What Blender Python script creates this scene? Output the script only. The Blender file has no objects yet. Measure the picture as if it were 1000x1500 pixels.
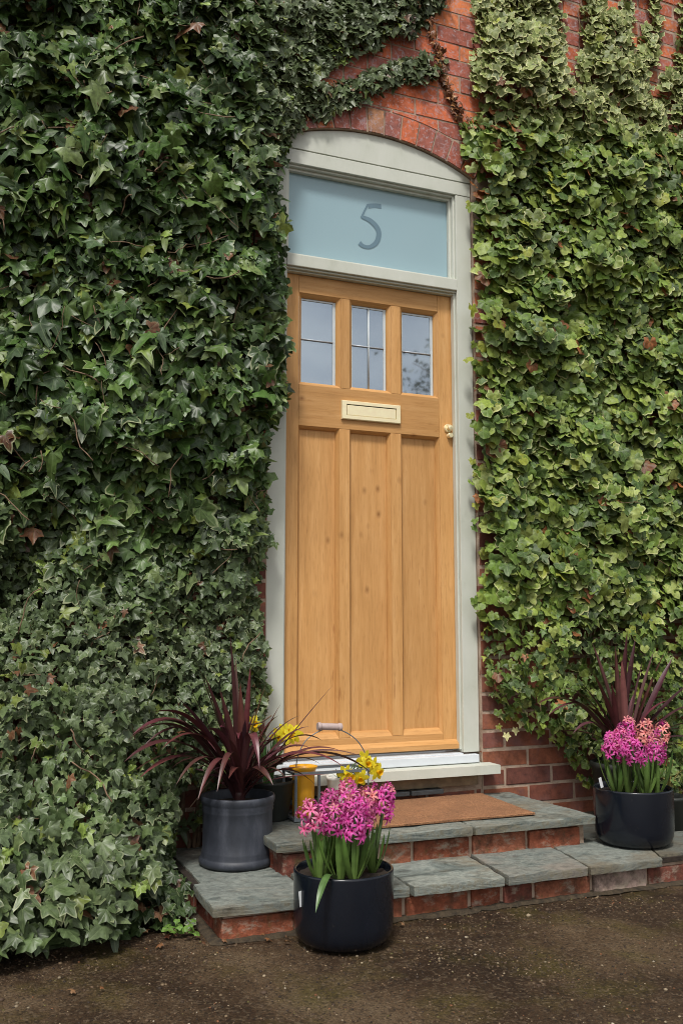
import bpy, bmesh, math, random
import numpy as np
from mathutils import Vector, Matrix, noise
from math import pi, sin, cos, radians as R_

random.seed(5); rng = np.random.default_rng(11)
scene = bpy.context.scene
C = scene.collection

# ------------------------------------------------------------------ camera
CAM = (-1.5891, -3.4758, 0.8708); YAW = 0.39221; PITCH = 0.12147; FPX = 1385.1
cam_d = bpy.data.cameras.new('camera'); cam = bpy.data.objects.new('camera', cam_d); C.objects.link(cam)
cam.location = CAM; cam.rotation_euler = (pi/2+PITCH, 0, -YAW)
cam_d.sensor_fit = 'VERTICAL'; cam_d.sensor_height = 36; cam_d.lens = FPX/1500*36
cam_d.clip_start = .05; cam_d.clip_end = 500
scene.camera = cam
scene.cycles.filter_width = 1.0
# ------------------------------------------------------------------ light
EL, AZ = R_(57), R_(212)         # overcast: a wide soft sun up to the left of the camera
world = bpy.data.worlds.new('World'); scene.world = world; world.use_nodes = True
wn = world.node_tree; bg = wn.nodes['Background']
sky = wn.nodes.new('ShaderNodeTexSky'); sky.sky_type = 'NISHITA'; sky.sun_disc = False
sky.sun_elevation = EL; sky.sun_rotation = AZ; sky.dust_density = 3; sky.air_density = 1.0
hs = wn.nodes.new('ShaderNodeHueSaturation'); hs.inputs['Saturation'].default_value = .28
wn.links.new(sky.outputs[0], hs.inputs['Color'])
_tc = wn.nodes.new('ShaderNodeTexCoord'); _cn = wn.nodes.new('ShaderNodeTexNoise'); _mp = wn.nodes.new('ShaderNodeMapping'); _mp.inputs['Scale'].default_value = (1, 1, 2.6)
wn.links.new(_tc.outputs['Generated'], _mp.inputs[0]); wn.links.new(_mp.outputs[0], _cn.inputs['Vector']); _cn.inputs['Scale'].default_value = 3.2; _cn.inputs['Detail'].default_value = 7
_cr = wn.nodes.new('ShaderNodeValToRGB'); _cr.color_ramp.elements[0].position = .36; _cr.color_ramp.elements[0].color = (.74, .76, .79, 1); _cr.color_ramp.elements[1].position = .66; _cr.color_ramp.elements[1].color = (1.38, 1.33, 1.22, 1)
wn.links.new(_cn.outputs[0], _cr.inputs[0]); _mx = wn.nodes.new('ShaderNodeMix'); _mx.data_type = 'RGBA'; _mx.blend_type = 'MULTIPLY'; _mx.inputs[0].default_value = 1
wn.links.new(hs.outputs[0], _mx.inputs[6]); wn.links.new(_cr.outputs[0], _mx.inputs[7]); wn.links.new(_mx.outputs[2], bg.inputs[0])
bg.inputs[1].default_value = .085
sd = bpy.data.lights.new('sun', 'SUN'); sd.energy = 1.5; sd.angle = R_(10); sd.color = (1, .965, .91)
sun = bpy.data.objects.new('sun', sd); C.objects.link(sun)
sdir = Vector((sin(AZ)*cos(EL), cos(AZ)*cos(EL), sin(EL)))
sun.rotation_euler = sdir.to_track_quat('Z', 'Y').to_euler()
scene.view_settings.view_transform = 'Standard'; scene.view_settings.look = 'None'
scene.view_settings.exposure = 0.90; scene.view_settings.gamma = 1

# measuring helper: a photograph pixel to a point on the plane Y=const or Z=const
_f = np.array([sin(YAW)*cos(PITCH), cos(YAW)*cos(PITCH), sin(PITCH)])
_r = np.array([cos(YAW), -sin(YAW), 0.]); _u = np.cross(_r, _f); _c = np.array(CAM)
def at(px, py, Y=0.):
    d = _f+(px-500)/FPX*_r-(py-750)/FPX*_u; p = _c+(Y-_c[1])/d[1]*d; return Vector(p)
def atz(px, py, Z=0.):
    d = _f+(px-500)/FPX*_r-(py-750)/FPX*_u; p = _c+(Z-_c[2])/d[2]*d; return Vector(p)
def pix(P):
    d = np.asarray(P)-_c; w = d@_f
    return 500+FPX*(d@_r)/w, 750-FPX*(d@_u)/w

# ------------------------------------------------------------------ node materials
def newmat(name):
    m = bpy.data.materials.new(name); m.use_nodes = True
    nt = m.node_tree; b = nt.nodes['Principled BSDF']
    return m, nt, b
def N(nt, t, **k):
    n = nt.nodes.new('ShaderNode'+t)
    for a, v in k.items():
        if a in n.inputs: n.inputs[a].default_value = v
        else: setattr(n, a, v)
    return n
def tex(nt, kind='Noise', scale=10, sc=(1, 1, 1), detail=4, rough=.55, coord='Object', **k):
    tc = nt.nodes.new('ShaderNodeTexCoord'); mp = nt.nodes.new('ShaderNodeMapping')
    mp.inputs['Scale'].default_value = sc
    nt.links.new(tc.outputs[coord], mp.inputs[0])
    t = nt.nodes.new('ShaderNodeTex'+kind); nt.links.new(mp.outputs[0], t.inputs['Vector'])
    t.inputs['Scale'].default_value = scale
    if kind == 'Noise':
        t.inputs['Detail'].default_value = detail; t.inputs['Roughness'].default_value = rough
    for a, v in k.items():
        if a in t.inputs: t.inputs[a].default_value = v
        else: setattr(t, a, v)
    return t
def ramp(nt, src, stops):
    r = nt.nodes.new('ShaderNodeValToRGB'); e = r.color_ramp.elements
    while len(e) > 1: e.remove(e[-1])
    for i, (p, c) in enumerate(stops):
        if i == 0: el = e[0]; el.position = p
        else: el = e.new(p)
        if not hasattr(c, '__len__'): c = (c, c, c)
        el.color = (*c, 1)
    nt.links.new(src, r.inputs[0]); return r.outputs[0]
def mix(nt, fac, a, b, mode='MIX'):
    m = nt.nodes.new('ShaderNodeMix'); m.data_type = 'RGBA'; m.blend_type = mode
    for s, i in ((fac, 0), (a, 6), (b, 7)):
        if hasattr(s, 'is_linked') or hasattr(s, 'links'): nt.links.new(s, m.inputs[i])
        else:
            if i == 0: m.inputs[0].default_value = s
            else: m.inputs[i].default_value = (*s, 1)
    return m.outputs[2]
def bump(nt, b, h, strength=.4, dist=.01, prev=None):
    n = nt.nodes.new('ShaderNodeBump'); n.inputs['Strength'].default_value = strength; n.inputs['Distance'].default_value = dist
    nt.links.new(h, n.inputs['Height'])
    if prev: nt.links.new(prev, n.inputs['Normal'])
    nt.links.new(n.outputs[0], b.inputs['Normal']); return n.outputs[0]
def attr(nt, name):
    a = nt.nodes.new('ShaderNodeAttribute'); a.attribute_name = name; return a
def sep(nt, c):
    s = nt.nodes.new('ShaderNodeSeparateColor'); nt.links.new(c, s.inputs[0]); return s.outputs

M = {}
def simple(name, col, rough=.5, metal=0, var=.12, scale=25, bmp=0, bs=80, spec=.5, coat=0):
    m, nt, b = newmat(name)
    t = tex(nt, 'Noise', scale, detail=5)
    c = ramp(nt, t.outputs[0], [(.3, tuple(x*(1-var) for x in col)), (.7, tuple(min(1, x*(1+var)) for x in col))])
    nt.links.new(c, b.inputs['Base Color'])
    b.inputs['Roughness'].default_value = rough; b.inputs['Metallic'].default_value = metal
    b.inputs['Specular IOR Level'].default_value = spec; b.inputs['Coat Weight'].default_value = coat
    if bmp:
        t2 = tex(nt, 'Noise', bs, detail=5); bump(nt, b, t2.outputs[0], bmp, .004)
    M[name] = m; return m

# bricks: colour from a per-brick attribute, broken up with sooty and whitish marks
def brick_mat():
    m, nt, b = newmat('brick'); a = attr(nt, 'col')
    t = tex(nt, 'Noise', 38, detail=8, rough=.7)
    v = ramp(nt, t.outputs[0], [(.3, .55), (.5, .95), (.72, 1.3)])
    c = mix(nt, 1., a.outputs[0], v, 'MULTIPLY')
    t1 = tex(nt, 'Noise', 9, detail=6, rough=.6)
    c = mix(nt, ramp(nt, t1.outputs[0], [(.50, 0), (.70, .6)]), c, (.16, .085, .085))
    # old root marks: thin pale wandering lines
    t2 = tex(nt, 'Noise', 17, detail=3, rough=.5, Distortion=.8)
    ab = nt.nodes.new('ShaderNodeMath'); ab.operation = 'SUBTRACT'; ab.inputs[1].default_value = .5
    nt.links.new(t2.outputs[0], ab.inputs[0])
    ab2 = nt.nodes.new('ShaderNodeMath'); ab2.operation = 'ABSOLUTE'; nt.links.new(ab.outputs[0], ab2.inputs[0])
    ln = ramp(nt, ab2.outputs[0], [(.008, .55), (.030, 0)])
    t3 = tex(nt, 'Noise', 5, detail=3); msk = ramp(nt, t3.outputs[0], [(.48, 0), (.58, 1)])
    sep_z = nt.nodes.new('ShaderNodeSeparateXYZ'); tc = nt.nodes.new('ShaderNodeTexCoord'); nt.links.new(tc.outputs['Object'], sep_z.inputs[0])
    zr = nt.nodes.new('ShaderNodeMapRange'); zr.inputs[1].default_value = 1.6; zr.inputs[2].default_value = 2.6; nt.links.new(sep_z.outputs[2], zr.inputs[0])
    mm = mix(nt, 1., ln, msk, 'MULTIPLY'); mm = mix(nt, 1., mm, zr.outputs[0], 'MULTIPLY')
    c = mix(nt, mm, c, (.40, .34, .37))
    t4 = tex(nt, 'Noise', 60, detail=4, rough=.7)
    sp = mix(nt, 1., ramp(nt, t4.outputs[0], [(.54, 0), (.64, .8)]), zr.outputs[0], 'MULTIPLY')
    c = mix(nt, sp, c, (.42, .33, .34))
    nt.links.new(c, b.inputs['Base Color']); b.inputs['Roughness'].default_value = .85
    bump(nt, b, t.outputs[0], .55, .004); M['brick'] = m
brick_mat()
def mortar_mat():
    m, nt, b = newmat('mortar')
    t = tex(nt, 'Noise', 14, detail=8, rough=.7)
    c = ramp(nt, t.outputs[0], [(.3, (.20, .13, .09)), (.5, (.37, .27, .20)), (.75, (.50, .40, .32))])
    nt.links.new(c, b.inputs['Base Color']); b.inputs['Roughness'].default_value = .95
    t2 = tex(nt, 'Noise', 150, detail=5); bump(nt, b, t2.outputs[0], .6, .004); M['mortar'] = m
mortar_mat()
def step_brick():
    m, nt, b = newmat('step_brick'); a = attr(nt, 'col')
    t = tex(nt, 'Noise', 30, detail=9, rough=.75)
    c = mix(nt, 1., a.outputs[0], ramp(nt, t.outputs[0], [(.3, .35), (.5, .95), (.72, 1.55)]), 'MULTIPLY')
    t1 = tex(nt, 'Noise', 11, detail=7, rough=.7)
    c = mix(nt, ramp(nt, t1.outputs[0], [(.50, 0), (.66, .8)]), c, (.055, .042, .028))
    t2 = tex(nt, 'Noise', 8, sc=(1, 1, 1.6), detail=8, rough=.75)
    tc = tex(nt, 'Noise', 14, sc=(1, 1, 1.7), detail=9, rough=.72)
    c = mix(nt, ramp(nt, tc.outputs[0], [(.52, 0), (.64, .85)]), c, (.33, .27, .21))
    t3 = tex(nt, 'Noise', 21, detail=5, rough=.6)
    c = mix(nt, ramp(nt, t3.outputs[0], [(.58, 0), (.68, .5)]), c, (.085, .085, .03))
    nt.links.new(c, b.inputs['Base Color']); b.inputs['Roughness'].default_value = .85; b.inputs['Specular IOR Level'].default_value = .25
    n1 = bump(nt, b, t.outputs[0], .8, .008); bump(nt, b, t1.outputs[0], .6, .012, n1); M['step_brick'] = m
step_brick()
def oak(name, sc):
    m, nt, b = newmat(name); inv = sc
    t = tex(nt, 'Noise', 52, sc=inv, detail=8, rough=.7, Distortion=.25)
    c = ramp(nt, t.outputs[0], [(.25, (.42, .215, .075)), (.44, (.53, .278, .098)), (.60, (.585, .320, .122)), (.8, (.66, .40, .180))])
    t1 = tex(nt, 'Noise', 2.2, detail=3)
    c = mix(nt, 1., c, ramp(nt, t1.outputs[0], [(.3, .93), (.7, 1.06)]), 'MULTIPLY')
    ac = attr(nt, 'col'); c = mix(nt, 1., c, ramp(nt, ac.outputs[0], [(.4, .86), (.6, 1.12)]), 'MULTIPLY')
    vk = tex(nt, 'Voronoi', 9., sc=(1.25, 1, .8) if sc[2] < 1 else (.8, 1, 1.25)); ks = sep(nt, vk.outputs['Color'])
    kn = mix(nt, 1., ramp(nt, vk.outputs['Distance'], [(.03, .9), (.08, .4), (.16, 0)]), ramp(nt, ks[0], [(.36, 0), (.42, 1)]), 'MULTIPLY')
    c = mix(nt, kn, c, (.23, .095, .028))
    sc2 = tuple(min(1., s*2.4) for s in sc)
    t2 = tex(nt, 'Noise', 36, sc=sc2, detail=3, rough=.6)
    c = mix(nt, ramp(nt, t2.outputs[0], [(.68, 0), (.74, .55)]), c, (.30, .12, .035))
    t4 = tex(nt, 'Noise', 190, sc=tuple(min(1., s*1.3) for s in sc), detail=2)
    c = mix(nt, ramp(nt, t4.outputs[0], [(.56, 0), (.72, .35)]), c, (.32, .14, .04))
    nt.links.new(c, b.inputs['Base Color']); b.inputs['Roughness'].default_value = .46
    b.inputs['Specular IOR Level'].default_value = .3
    bump(nt, b, t4.outputs[0], .18, .002); M[name] = m
oak('oak_v', (1, 1, .07)); oak('oak_h', (.07, 1, 1))
def paint_mat():
    m, nt, b = newmat('sage_paint')
    t = tex(nt, 'Noise', 7, sc=(1, 1, .5), detail=7, rough=.65)
    c = ramp(nt, t.outputs[0], [(.22, (.40, .42, .345)), (.42, (.53, .55, .48)), (.7, (.59, .605, .545))])
    t1 = tex(nt, 'Noise', 60, sc=(1, 1, .25), detail=5)
    c = mix(nt, ramp(nt, t1.outputs[0], [(.62, 0), (.78, .22)]), c, (.38, .39, .31))
    nt.links.new(c, b.inputs['Base Color']); b.inputs['Roughness'].default_value = .5
    bump(nt, b, t1.outputs[0], .12, .002); M['sage_paint'] = m
paint_mat()
simple('white_metal', (.62, .66, .70), .35, 0, .06, 12)
simple('brass', (1., .86, .56), .30, .42, .05, 30)
simple('lead_bar', (.42, .45, .49), .4, .2, .1)
simple('spacer', (.55, .60, .62), .4, .0, .06)
def frosted():
    m, nt, b = newmat('frosted_glass')
    t = tex(nt, 'Noise', 1.5, detail=2)
    c = ramp(nt, t.outputs[0], [(.3, (.27, .40, .455)), (.7, (.30, .43, .475))])
    nt.links.new(c, b.inputs['Base Color']); b.inputs['Roughness'].default_value = .14
    M['frosted_glass'] = m
frosted()
simple('number_clear', (.13, .21, .26), .12, 0, .03)
def pane_mat():
    m, nt, b = newmat('window_glass')
    b.inputs['Base Color'].default_value = (.47, .53, .58, 1); b.inputs['Metallic'].default_value = .9
    b.inputs['Roughness'].default_value = .03
    t = tex(nt, 'Noise', 3.5, detail=2); bump(nt, b, t.outputs[0], .05, .01)
    M['window_glass'] = m
pane_mat()
def slab_mat(name, k, wet=0):
    m, nt, b = newmat(name)
    t = tex(nt, 'Noise', 4.2, sc=(1, 2.0, 6), detail=9, rough=.68, Distortion=1.1)
    c = ramp(nt, t.outputs[0], [(.32, (.055*k, .066*k, .060*k)), (.42, (.130*k, .150*k, .138*k)), (.50, (.205*k, .222*k, .198*k)), (.58, (.150*k, .168*k, .154*k)), (.72, (.30*k, .29*k, .24*k))])
    t1 = tex(nt, 'Noise', 3.1, detail=7, rough=.65)
    c = mix(nt, ramp(nt, t1.outputs[0], [(.50, 0), (.64, .65)]), c, ((.135*k, .098*k, .055*k) if name != 'warm_stone' else (.20, .165, .135)))
    t3 = tex(nt, 'Noise', 48, detail=7, rough=.75)
    c = mix(nt, 1., c, ramp(nt, t3.outputs[0], [(.3, .55), (.5, 1.), (.72, 1.35)]), 'MULTIPLY')
    t5 = tex(nt, 'Noise', 120, detail=3, rough=.6)
    c = mix(nt, ramp(nt, t5.outputs[0], [(.66, 0), (.74, .6)]), c, (.36*k, .36*k, .30*k))
    # mossy, gritty broken faces: only where the stone is split (its sides)
    ge = nt.nodes.new('ShaderNodeNewGeometry'); sx = nt.nodes.new('ShaderNodeSeparateXYZ'); nt.links.new(ge.outputs['True Normal'], sx.inputs[0])
    side = ramp(nt, sx.outputs[2], [(.3, 1), (.7, 0)])
    mo = mix(nt, 1., side, ramp(nt, t3.outputs[0], [(.46, .0), (.60, .85)]), 'MULTIPLY')
    c = mix(nt, mo, c, (.14, .125, .085))
    nt.links.new(c, b.inputs['Base Color']); b.inputs['Specular IOR Level'].default_value = .3+.3*wet
    rr = ramp(nt, t1.outputs[0], [(.35, .5-.2*wet), (.6, .8-.3*wet)]); nt.links.new(rr, b.inputs['Roughness'])
    n1 = bump(nt, b, t.outputs[0], .6, .012); bump(nt, b, t3.outputs[0], .4, .004, n1); M[name] = m
slab_mat('sandstone', 1.); slab_mat('wet_stone', .35, 1); slab_mat('warm_stone', .95); slab_mat('pale_stone', 1.22); slab_mat('dark_stone', .72)
def ground_mat():
    m, nt, b = newmat('ground')
    t = tex(nt, 'Noise', 1.7, detail=8, rough=.7, Distortion=.4)
    c = ramp(nt, t.outputs[0], [(.34, (.017, .008, .0042)), (.45, (.050, .028, .014)), (.55, (.102, .064, .034)), (.68, (.180, .126, .074))])
    t1 = tex(nt, 'Noise', 4.5, detail=5)
    c = mix(nt, ramp(nt, t1.outputs[0], [(.50, 0), (.66, .6)]), c, (.085, .068, .014))
    v = tex(nt, 'Voronoi', 130); vc = sep(nt, v.outputs['Color'])
    c = mix(nt, ramp(nt, vc[0], [(0, .0), (.70, .0), (.85, .3), (1, .6)]), c, (.17, .125, .08))
    c = mix(nt, ramp(nt, vc[1], [(0, .65), (.25, 0)]), c, (.018, .012, .008))
    t3 = tex(nt, 'Noise', 170, detail=5, rough=.7)
    c = mix(nt, 1., c, ramp(nt, t3.outputs[0], [(.3, .45), (.7, 1.5)]), 'MULTIPLY')
    nt.links.new(c, b.inputs['Base Color']); nt.links.new(ramp(nt, t.outputs[0], [(.3, .45), (.6, .8)]), b.inputs['Roughness'])
    b.inputs['Specular IOR Level'].default_value = .22
    n1 = bump(nt, b, t3.outputs[0], 1., .010)
    vi = ramp(nt, v.outputs['Distance'], [(0, 1), (.6, 0)]); bump(nt, b, vi, .5, .004, n1); M['ground'] = m
ground_mat()
def leaf_mat(name, edge, vein, rough=.38, trans=.12):
    m, nt, b = newmat(name); a = attr(nt, 'col'); k = attr(nt, 'msk'); s = sep(nt, k.outputs[0])
    t = tex(nt, 'Noise', 70, detail=5, rough=.6)
    c = mix(nt, 1., a.outputs[0], ramp(nt, t.outputs[0], [(.3, .62), (.7, 1.35)]), 'MULTIPLY')
    # vein ribs and variegated margin
    vm = ramp(nt, s[1], [(.80, 0), (.97, .5)]); c = mix(nt, vm, c, vein)
    ad = nt.nodes.new('ShaderNodeMath'); ad.operation = 'MULTIPLY_ADD'; ad.inputs[1].default_value = .22; nt.links.new(t.outputs[0], ad.inputs[0]); nt.links.new(s[0], ad.inputs[2])
    em = ramp(nt, ad.outputs[0], [(.90, 0), (1.12, 1)])
    ml = nt.nodes.new('ShaderNodeMath'); ml.operation = 'MULTIPLY'; nt.links.new(em, ml.inputs[0]); nt.links.new(s[2], ml.inputs[1])
    c = mix(nt, ml.outputs[0], c, edge)
    nt.links.new(c, b.inputs['Base Color']); b.inputs['Roughness'].default_value = rough
    b.inputs['Specular IOR Level'].default_value = .36
    bump(nt, b, s[1], -.35, .004)
    if trans:
        tr = nt.nodes.new('ShaderNodeBsdfTranslucent'); nt.links.new(c, tr.inputs[0])
        mx = nt.nodes.new('ShaderNodeMixShader'); mx.inputs[0].default_value = trans
        nt.links.new(b.outputs[0], mx.inputs[1]); nt.links.new(tr.outputs[0], mx.inputs[2])
        nt.links.new(mx.outputs[0], nt.nodes['Material Output'].inputs[0])
    M[name] = m
leaf_mat('ivy_dark', (.36, .38, .22), (.17, .22, .10), .40)
leaf_mat('ivy_light', (.66, .64, .32), (.22, .29, .11), .5, .15)
def attr_mat(name, rough=.5, spec=.4, trans=.15, nscale=60, lo=.75, hi=1.25):
    m, nt, b = newmat(name); a = attr(nt, 'col')
    t = tex(nt, 'Noise', nscale, detail=4)
    c = mix(nt, 1., a.outputs[0], ramp(nt, t.outputs[0], [(.3, lo), (.7, hi)]), 'MULTIPLY')
    nt.links.new(c, b.inputs['Base Color']); b.inputs['Roughness'].default_value = rough
    b.inputs['Specular IOR Level'].default_value = spec
    if trans:
        tr = nt.nodes.new('ShaderNodeBsdfTranslucent'); nt.links.new(c, tr.inputs[0])
        mx = nt.nodes.new('ShaderNodeMixShader'); mx.inputs[0].default_value = trans
        nt.links.new(b.outputs[0], mx.inputs[1]); nt.links.new(tr.outputs[0], mx.inputs[2])
        nt.links.new(mx.outputs[0], nt.nodes['Material Output'].inputs[0])
    M[name] = m
attr_mat('petal', .5, .3, .3); attr_mat('blade', .4, .45, .12, 30); attr_mat('cordyline', .38, .45, .05, 24, .8, 1.2)
attr_mat('pebble', .7, .3, 0, 60)
simple('stem', (.16, .10, .06), .8, 0, .4, 40, .4)
def navy():
    m, nt, b = newmat('navy_glaze'); t = tex(nt, 'Noise', 5, sc=(1, 1, .5), detail=6, rough=.65); t2 = tex(nt, 'Noise', 42, sc=(1, 1, .7), detail=6, rough=.75)
    c = ramp(nt, t.outputs[0], [(.3, (.0042, .0062, .011)), (.7, (.0075, .010, .016))])
    c = mix(nt, ramp(nt, t2.outputs[0], [(.62, 0), (.78, .4)]), c, (.055, .050, .042))
    nt.links.new(c, b.inputs['Base Color']); nt.links.new(ramp(nt, t.outputs[0], [(.35, .13), (.65, .30)]), b.inputs['Roughness']); M['navy_glaze'] = m
navy()
def lead_pot():
    m, nt, b = newmat('lead_pot')
    t = tex(nt, 'Noise', 9, sc=(1, 1, .35), detail=8, rough=.75)
    c = ramp(nt, t.outputs[0], [(.3, (.018, .021, .030)), (.5, (.034, .039, .052)), (.72, (.085, .092, .115))])
    nt.links.new(c, b.inputs['Base Color']); b.inputs['Roughness'].default_value = .55
    t2 = tex(nt, 'Noise', 120, detail=3); bump(nt, b, t2.outputs[0], .15, .002); M['lead_pot'] = m
lead_pot()
simple('dark_plastic', (.022, .025, .022), .5, 0, .2)
simple('terracotta', (.24, .10, .05), .8, 0, .2)
simple('moss', (.040, .028, .015), .95, 0, .6, 45, 1., 120)
simple('soil', (.022, .014, .009), .95, 0, .5, 60, 1., 90)
simple('tag_white', (.62, .64, .66), .5, 0, .04)
simple('grey_metal', (.15, .17, .19), .45, .3, .15)
simple('handle_wood', (.42, .33, .31), .6, 0, .12, 60)
simple('yellow_glaze', (.72, .35, .02), .3, 0, .06)
simple('cream_glaze', (.80, .80, .74), .4, 0, .05)
simple('slate', (.035, .042, .046), .45, 0, .4, 20, .5, 60)
simple('board', (.17, .13, .08), .8, 0, .3, 30, .3)
def coir():
    m, nt, b = newmat('coir')
    t = tex(nt, 'Noise', 150, sc=(1, 2.2, 1), detail=6, rough=.8); t1 = tex(nt, 'Noise', 9, detail=4)
    w = tex(nt, 'Wave', 22, bands_direction='Y', Distortion=3.5, Detail=3)
    c = ramp(nt, t.outputs[0], [(.32, (.10, .038, .016)), (.48, (.30, .135, .060)), (.68, (.50, .28, .14))])
    c = mix(nt, 1., c, ramp(nt, t1.outputs[0], [(.3, .8), (.7, 1.12)]), 'MULTIPLY')
    c = mix(nt, .55, c, ramp(nt, w.outputs[0], [(.2, .5), (.7, 1.15)]), 'MULTIPLY')
    nt.links.new(c, b.inputs['Base Color']); b.inputs['Roughness'].default_value = 1
    n1 = bump(nt, b, w.outputs[0], .4, .004); bump(nt, b, t.outputs[0], 1, .004, n1); M['coir'] = m
coir()

# ------------------------------------------------------------------ mesh helpers
class MB:
    def __init__(s): s.v = []; s.f = []; s.m = []; s.c = []; s.sm = []
    def add(s, vs, fs, mi=0, col=(.5, .5, .5), smooth=False):
        o = len(s.v); s.v += [tuple(v) for v in vs]; s.c += [col if not callable(col) else col(v) for v in vs]
        for f in fs: s.f.append([i+o for i in f]); s.m.append(mi); s.sm.append(smooth)
    def box(s, a, b, mi=0, col=(.5, .5, .5), bev=0):
        x0, y0, z0 = a; x1, y1, z1 = b
        if bev <= 0:
            vs = [(x, y, z) for z in (z0, z1) for y in (y0, y1) for x in (x0, x1)]
            s.add(vs, [(0, 2, 3, 1), (4, 5, 7, 6), (0, 1, 5, 4), (2, 6, 7, 3), (0, 4, 6, 2), (1, 3, 7, 5)], mi, col); return
        bm = bmesh.new(); bmesh.ops.create_cube(bm, size=1)
        for v in bm.verts:
            v.co = Vector((x0 if v.co.x < 0 else x1, y0 if v.co.y < 0 else y1, z0 if v.co.z < 0 else z1))
        bmesh.ops.bevel(bm, geom=bm.edges[:], offset=bev, segments=2, affect='EDGES', profile=.6)
        s.bm(bm, mi, col)
    def bm(s, bm, mi=0, col=(.5, .5, .5), smooth=False):
        bm.verts.index_update()
        s.add([v.co[:] for v in bm.verts], [[v.index for v in f.verts] for f in bm.faces], mi, col, smooth); bm.free()
    def prism(s, poly, y0, y1, mi=0, col=(.5, .5, .5)):       # poly in (x,z), extruded along y, front at y0
        n = len(poly); vs = [(x, y0, z) for x, z in poly]+[(x, y1, z) for x, z in poly]
        s.add(vs, [list(range(n)), list(range(2*n-1, n-1, -1))]+[(i, i+n, (i+1) % n+n, (i+1) % n) for i in range(n)], mi, col)
    def tube(s, pts, rad, seg=8, mi=0, col=(.5, .5, .5), caps=True):
        pts = [Vector(p) for p in pts]; n = len(pts)
        rad = rad if hasattr(rad, '__len__') else [rad]*n
        t = (pts[1]-pts[0]).normalized(); u = t.orthogonal().normalized(); vs = []
        for i, p in enumerate(pts):
            t = ((pts[min(i+1, n-1)]-pts[max(i-1, 0)])).normalized()
            u = (u-t*u.dot(t)).normalized(); w = t.cross(u)
            for k in range(seg):
                a = 2*pi*k/seg; vs.append(p+(u*cos(a)+w*sin(a))*rad[i])
        fs = [(i*seg+k, i*seg+(k+1) % seg, (i+1)*seg+(k+1) % seg, (i+1)*seg+k) for i in range(n-1) for k in range(seg)]
        if caps: fs += [list(range(seg))[::-1], [(n-1)*seg+k for k in range(seg)]]
        s.add(vs, fs, mi, col, True)
    def lathe(s, prof, c=(0, 0, 0), seg=48, mi=0, col=(.5, .5, .5)):
        n = len(prof); vs = [(c[0]+r*cos(2*pi*k/seg), c[1]+r*sin(2*pi*k/seg), c[2]+z) for r, z in prof for k in range(seg)]
        fs = [(i*seg+k, i*seg+(k+1) % seg, (i+1)*seg+(k+1) % seg, (i+1)*seg+k) for i in range(n-1) for k in range(seg)]
        s.add(vs, fs, mi, col, True)
    def build(s, name, mats, parent=None, flat_angle=None):
        me = bpy.data.meshes.new(name); me.from_pydata(s.v, [], s.f)
        for m in (mats if isinstance(mats, (list, tuple)) else [mats]): me.materials.append(M[m])
        me.polygons.foreach_set('material_index', s.m); me.polygons.foreach_set('use_smooth', s.sm)
        a = me.attributes.new('col', 'FLOAT_COLOR', 'POINT')
        a.data.foreach_set('color', np.array([(*c, 1) for c in s.c], dtype=np.float32).ravel())
        me.update()
        o = bpy.data.objects.new(name, me); C.objects.link(o)
        if parent: o.parent = parent
        return o
def sharp(o, ang=35):
    me = o.data; bm = bmesh.new(); bm.from_mesh(me)
    for e in bm.edges:
        if len(e.link_faces) == 2 and e.calc_face_angle(0) > R_(ang): e.smooth = False
    bm.to_mesh(me); bm.free(); return o
def fix(o):
    bm = bmesh.new(); bm.from_mesh(o.data); bmesh.ops.recalc_face_normals(bm, faces=bm.faces); bm.to_mesh(o.data); bm.free(); return o
def tag(o, label=None, cat=None, group=None, kind=None):
    for k, v in (('label', label), ('category', cat), ('group', group), ('kind', kind)):
        if v: o[k] = v
    return o
def thing(name, label, cat, loc=(0, 0, 0), group=None):
    o = bpy.data.objects.new(name, None); C.objects.link(o); o.location = loc; o.empty_display_size = .05
    return tag(o, label, cat, group)
def local(mb, loc):
    mb.v = [(x-loc[0], y-loc[1], z-loc[2]) for x, y, z in mb.v]; return mb

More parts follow.
